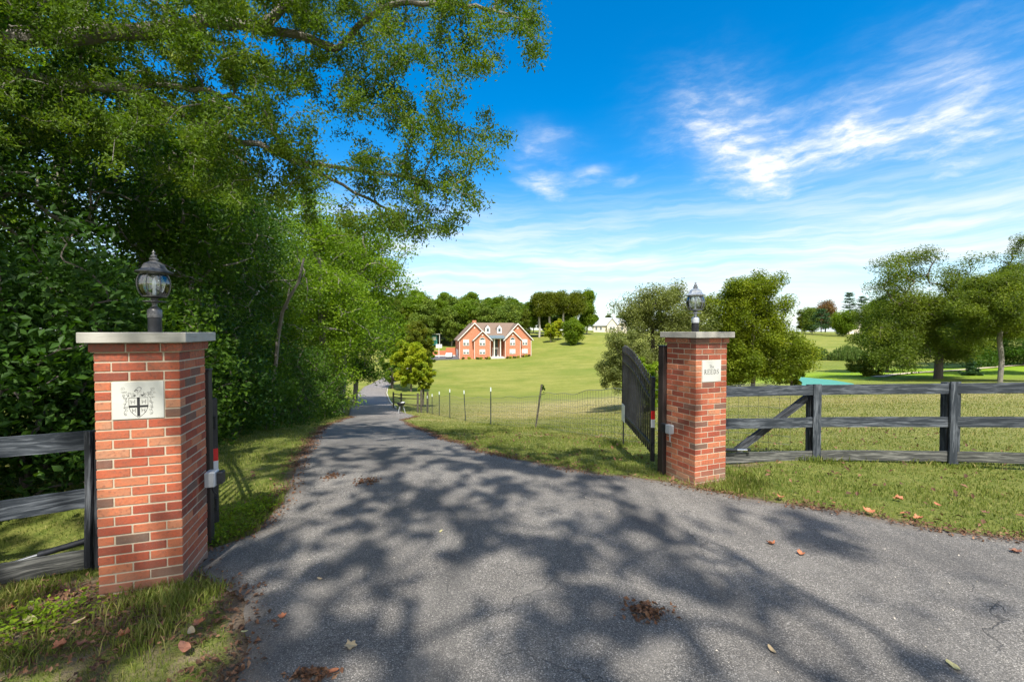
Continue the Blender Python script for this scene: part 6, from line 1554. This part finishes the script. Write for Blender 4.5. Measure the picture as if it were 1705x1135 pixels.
LV = [(1284, 909, .085, 'lobed', 'leaf_orange', 'curled orange leaf on the asphalt in the dark shade band, the farther of two'), (1334, 925, .085, 'lobed', 'leaf_orange', 'flat orange leaf on the asphalt in the dark shade band, the nearer of two'),
      (1587, 1113, .10, 'oval', 'leaf_straw', 'long straw coloured leaf on the asphalt near the bottom edge'), (1285, 1087, .07, 'oval', 'leaf_tan', 'small tan leaf on the asphalt to the right of the leaf pile'),
      (584, 1079, .085, 'lobed', 'leaf_tan', 'curled tan leaf on the sunlit asphalt near the grass corner'), (554, 1122, .075, 'oval', 'leaf_orange', 'pinkish tan leaf at the bottom edge of the asphalt'),
      (734, 887, .05, 'oval', 'leaf_straw', 'tiny yellow leaf in the middle of the asphalt'), (470, 1030, .06, 'lobed', 'leaf_orange', 'small orange leaf on the asphalt beside the grass corner'),
      (532, 967, .05, 'oval', 'leaf_tan', 'small pale leaf on the sunny asphalt right of the crest pillar'), (407, 1062, .045, 'oval', 'leaf_straw', 'yellow leaf on the asphalt lip of the grass corner'),
      (1692, 922, .09, 'lobed', 'leaf_brown', 'brown leaf on the asphalt at the right edge'), (50, 1045, .15, 'oval', 'leaf_straw', 'large pale straw leaf lying on the grass at the lower left'),
      (100, 1085, .085, 'lobed', 'leaf_orange', 'cupped orange leaf on the grass below the straw leaf'), (137, 1083, .07, 'lobed', 'leaf_brown', 'small cupped brown leaf right of the cupped orange leaf'),
      (206, 1068, .085, 'lobed', 'leaf_orange', 'pale orange leaf in the middle of the grass corner'), (272, 1018, .06, 'oval', 'leaf_orange', 'small orange leaf in the green grass below the crest pillar'),
      (308, 1089, .13, 'oval', 'leaf_brown', 'dark rusty leaf lying flat near the asphalt lip'), (332, 1047, .09, 'lobed', 'leaf_orange', 'rust orange leaf above the dark rusty leaf'),
      (318, 1063, .10, 'oval', 'leaf_tan', 'pale tan leaf touching the rust orange leaf'), (130, 1044, .09, 'oval', 'leaf_tan', 'light tan leaf on the bare soil left of the pillar foot'),
      (10, 1022, .09, 'lobed', 'leaf_orange', 'orange leaf cut by the lower left edge'), (268, 1050, .07, 'oval', 'leaf_brown', 'dull brown leaf between the grass tufts'),
      (1496, 836, .11, 'lobed', 'leaf_orange', 'pale orange leaf in the middle of the sunlit right verge'), (1446, 857, .12, 'lobed', 'leaf_orange', 'bright orange leaf on the asphalt edge of the right verge'),
      (1530, 870, .11, 'lobed', 'leaf_orange', 'rounded orange leaf in the litter of the right verge edge'), (1561, 846, .09, 'oval', 'leaf_orange', 'thin orange leaf right of the middle of the right verge'),
      (1300, 834, .11, 'lobed', 'leaf_orange', 'orange leaf at the verge edge nearest the lettered pillar'), (1640, 859, .09, 'lobed', 'leaf_brown', 'red brown leaf toward the right end of the verge'),
      (1505, 860, .08, 'oval', 'leaf_orange', 'small orange leaf above the rounded orange leaf'), (1387, 842, .08, 'oval', 'leaf_orange', 'little orange leaf between two larger ones on the right verge')]
rr5 = random.Random(2)
for px, py, s, kd, mt, lab in LV:
    x, y = ground_at(px, py); o = leaf_shape(rr5, s*.74, kd).build('fallen_leaf', M[mt])
    o.location = (x, y, float(H(x, y))+(.013 if inside(np.array([x]), np.array([y]))[0] else .035)); o.rotation_euler = (rr5.uniform(-.2, .2), rr5.uniform(-.2, .2), rr5.uniform(0, 6.28))
    tag(o, lab, 'leaf', 'fallen leaves'); 
def litter(name, xs, ys, zoff, size, rnd_, flat_=1.6):
    z = H(xs, ys)+zoff
    V, Q, tt = leaves(np.c_[xs, ys, z], size, rnd_, 0, flat_, .55, .5, szv=.7)
    return npmesh(name, V, Q, M['litter'], None, {'tint': tt})
rnd_ = np.random.RandomState(12)
E = np.concatenate([rl, rr]); En = np.concatenate([np.tile([-1.], len(rl)), np.tile([1.], len(rr))])
seglen = np.linalg.norm(np.diff(rr, axis=0), axis=1)
def along(P, n, spread_, out):
    s = np.r_[0, np.cumsum(np.linalg.norm(np.diff(P, axis=0), axis=1))]; m_ = (np.hypot(P[:, 0], P[:, 1]) < 24) & (P[:, 1] > 1.4)
    s0, s1 = s[m_].min(), s[m_].max(); ss = rnd_.uniform(s0, s1, n*4)
    x = np.interp(ss, s, P[:, 0]); y = np.interp(ss, s, P[:, 1]); r_ = np.hypot(x, y)
    d = np.stack([np.interp(ss+.05, s, P[:, 0])-x, np.interp(ss+.05, s, P[:, 1])-y], 1); d /= np.linalg.norm(d, axis=1)[:, None]+1e-9
    off = rnd_.normal(.03, spread_, len(ss))*out; x = x-d[:, 1]*off; y = y+d[:, 0]*off
    cl = np.array([mnoise.noise((p*1.7, q*1.7, 2)) for p, q in zip(x, y)]); ok = rnd_.rand(len(x)) < np.clip(.45+cl, .08, 1)
    return x[ok][:n*2], y[ok][:n*2]
x1_, y1_ = along(rl, 3000, .10, 1); x2_, y2_ = along(rr, 4200, .10, -1)
x3_ = -3.5+rnd_.normal(0, .75, 1500); y3_ = 3.0+rnd_.normal(0, .22, 1500)
x4_ = rnd_.uniform(-3.9, -1.4, 3600); y4_ = rnd_.uniform(1.9, 3.05, 3600)
x4c = np.array([mnoise.noise((a*2.3, b*2.3, 1)) for a, b in zip(x4_, y4_)]); k4 = x4c > -.05; x4_, y4_ = x4_[k4], y4_[k4]
xs = np.concatenate([x1_, x2_, x3_, x4_]); ys = np.concatenate([y1_, y2_, y3_, y4_])
ok = ~(inside(xs, ys) & (edge_dist(xs, ys) > .16)); xs, ys = xs[ok], ys[ok]
tag(litter('leaf_litter', xs, ys, .02+.01*rnd_.rand(len(xs)), .027, rnd_), 'brown leaf litter and bark crumbs along the asphalt edges', 'leaf litter', kind='stuff')
xs = rnd_.uniform(-3.5, 9, 1500); ys = rnd_.uniform(3, 11, 1500); ok = ~inside(xs, ys); xs, ys = xs[ok], ys[ok]
tag(litter('verge_litter', xs, ys, .045, .05, rnd_, 1.2), 'scattered dead leaves caught in the verge grass', 'leaf litter', kind='stuff')
def pile(label, px, py, rx, ry, n, size, hz_):
    x, y = ground_at(px, py); q = rnd_.normal(0, 1, (n, 2)); xs = x+q[:, 0]*rx*.5; ys = y+q[:, 1]*ry*.5
    o = litter('leaf_pile', xs, ys, .016+hz_*np.exp(-(q**2).sum(1)*.6)*rnd_.rand(n), size, rnd_, .7)
    tag(o, label, 'leaf pile', 'small drifts of dead leaves on the asphalt')
pile('larger drift of dead leaf scraps alone on the near asphalt', 1075, 1021, .15, .11, 190, .030, .022)
pile('small drift of leaf scraps on the shaded asphalt left of the middle', 610, 803, .16, .12, 110, .035, .02)
pile('faint farther drift of leaf scraps on the asphalt close to the left edge', 552, 795, .13, .12, 70, .035, .02)
pile('dark drift of leaf scraps at the bottom left edge of the asphalt', 515, 1128, .12, .05, 120, .03, .02)
# loose pale grit on the asphalt
gx_ = rnd_.uniform(-2, 5, 900); gy_ = rnd_.uniform(1.9, 8, 900); ok = inside(gx_, gy_); gx_, gy_ = gx_[ok], gy_[ok]
V, Q, tt = leaves(np.c_[gx_, gy_, H(gx_, gy_)+.016], .009, rnd_, 0, 1.5, .8, .6, szv=.6)
M['grit'] = simple('grit', (.42, .38, .32), .8, var=.4, scale=30)
tag(npmesh('grit', V, Q, M['grit'], None, {'tint': tt}), 'loose pale grit scattered on the asphalt', 'grit', kind='stuff')
# creeping weeds at the left verge edge
wx = rnd_.normal(0, 1, 2600); 
cs = [ground_at(400, 860), ground_at(385, 885), ground_at(430, 850), ground_at(365, 900), ground_at(60, 1040)]
ci = rnd_.randint(0, len(cs), 2600); C = np.array([cs[i] for i in ci]); wxx = C[:, 0]+rnd_.normal(0, .16, 2600); wyy = C[:, 1]+rnd_.normal(0, .16, 2600)
ok = ~inside(wxx, wyy); V, Q, tt = leaves(np.c_[wxx, wyy, H(wxx, wyy)+rnd_.uniform(.02, .09, 2600)][ok], .028, rnd_, 0, 1.3, .7)
tag(npmesh('ground_cover', V, Q, M['leaf_bright'], None, {'tint': tt}), 'low broad leaved weeds at the left edge of the asphalt', 'weeds', kind='stuff')
bpy.context.view_layer.update()
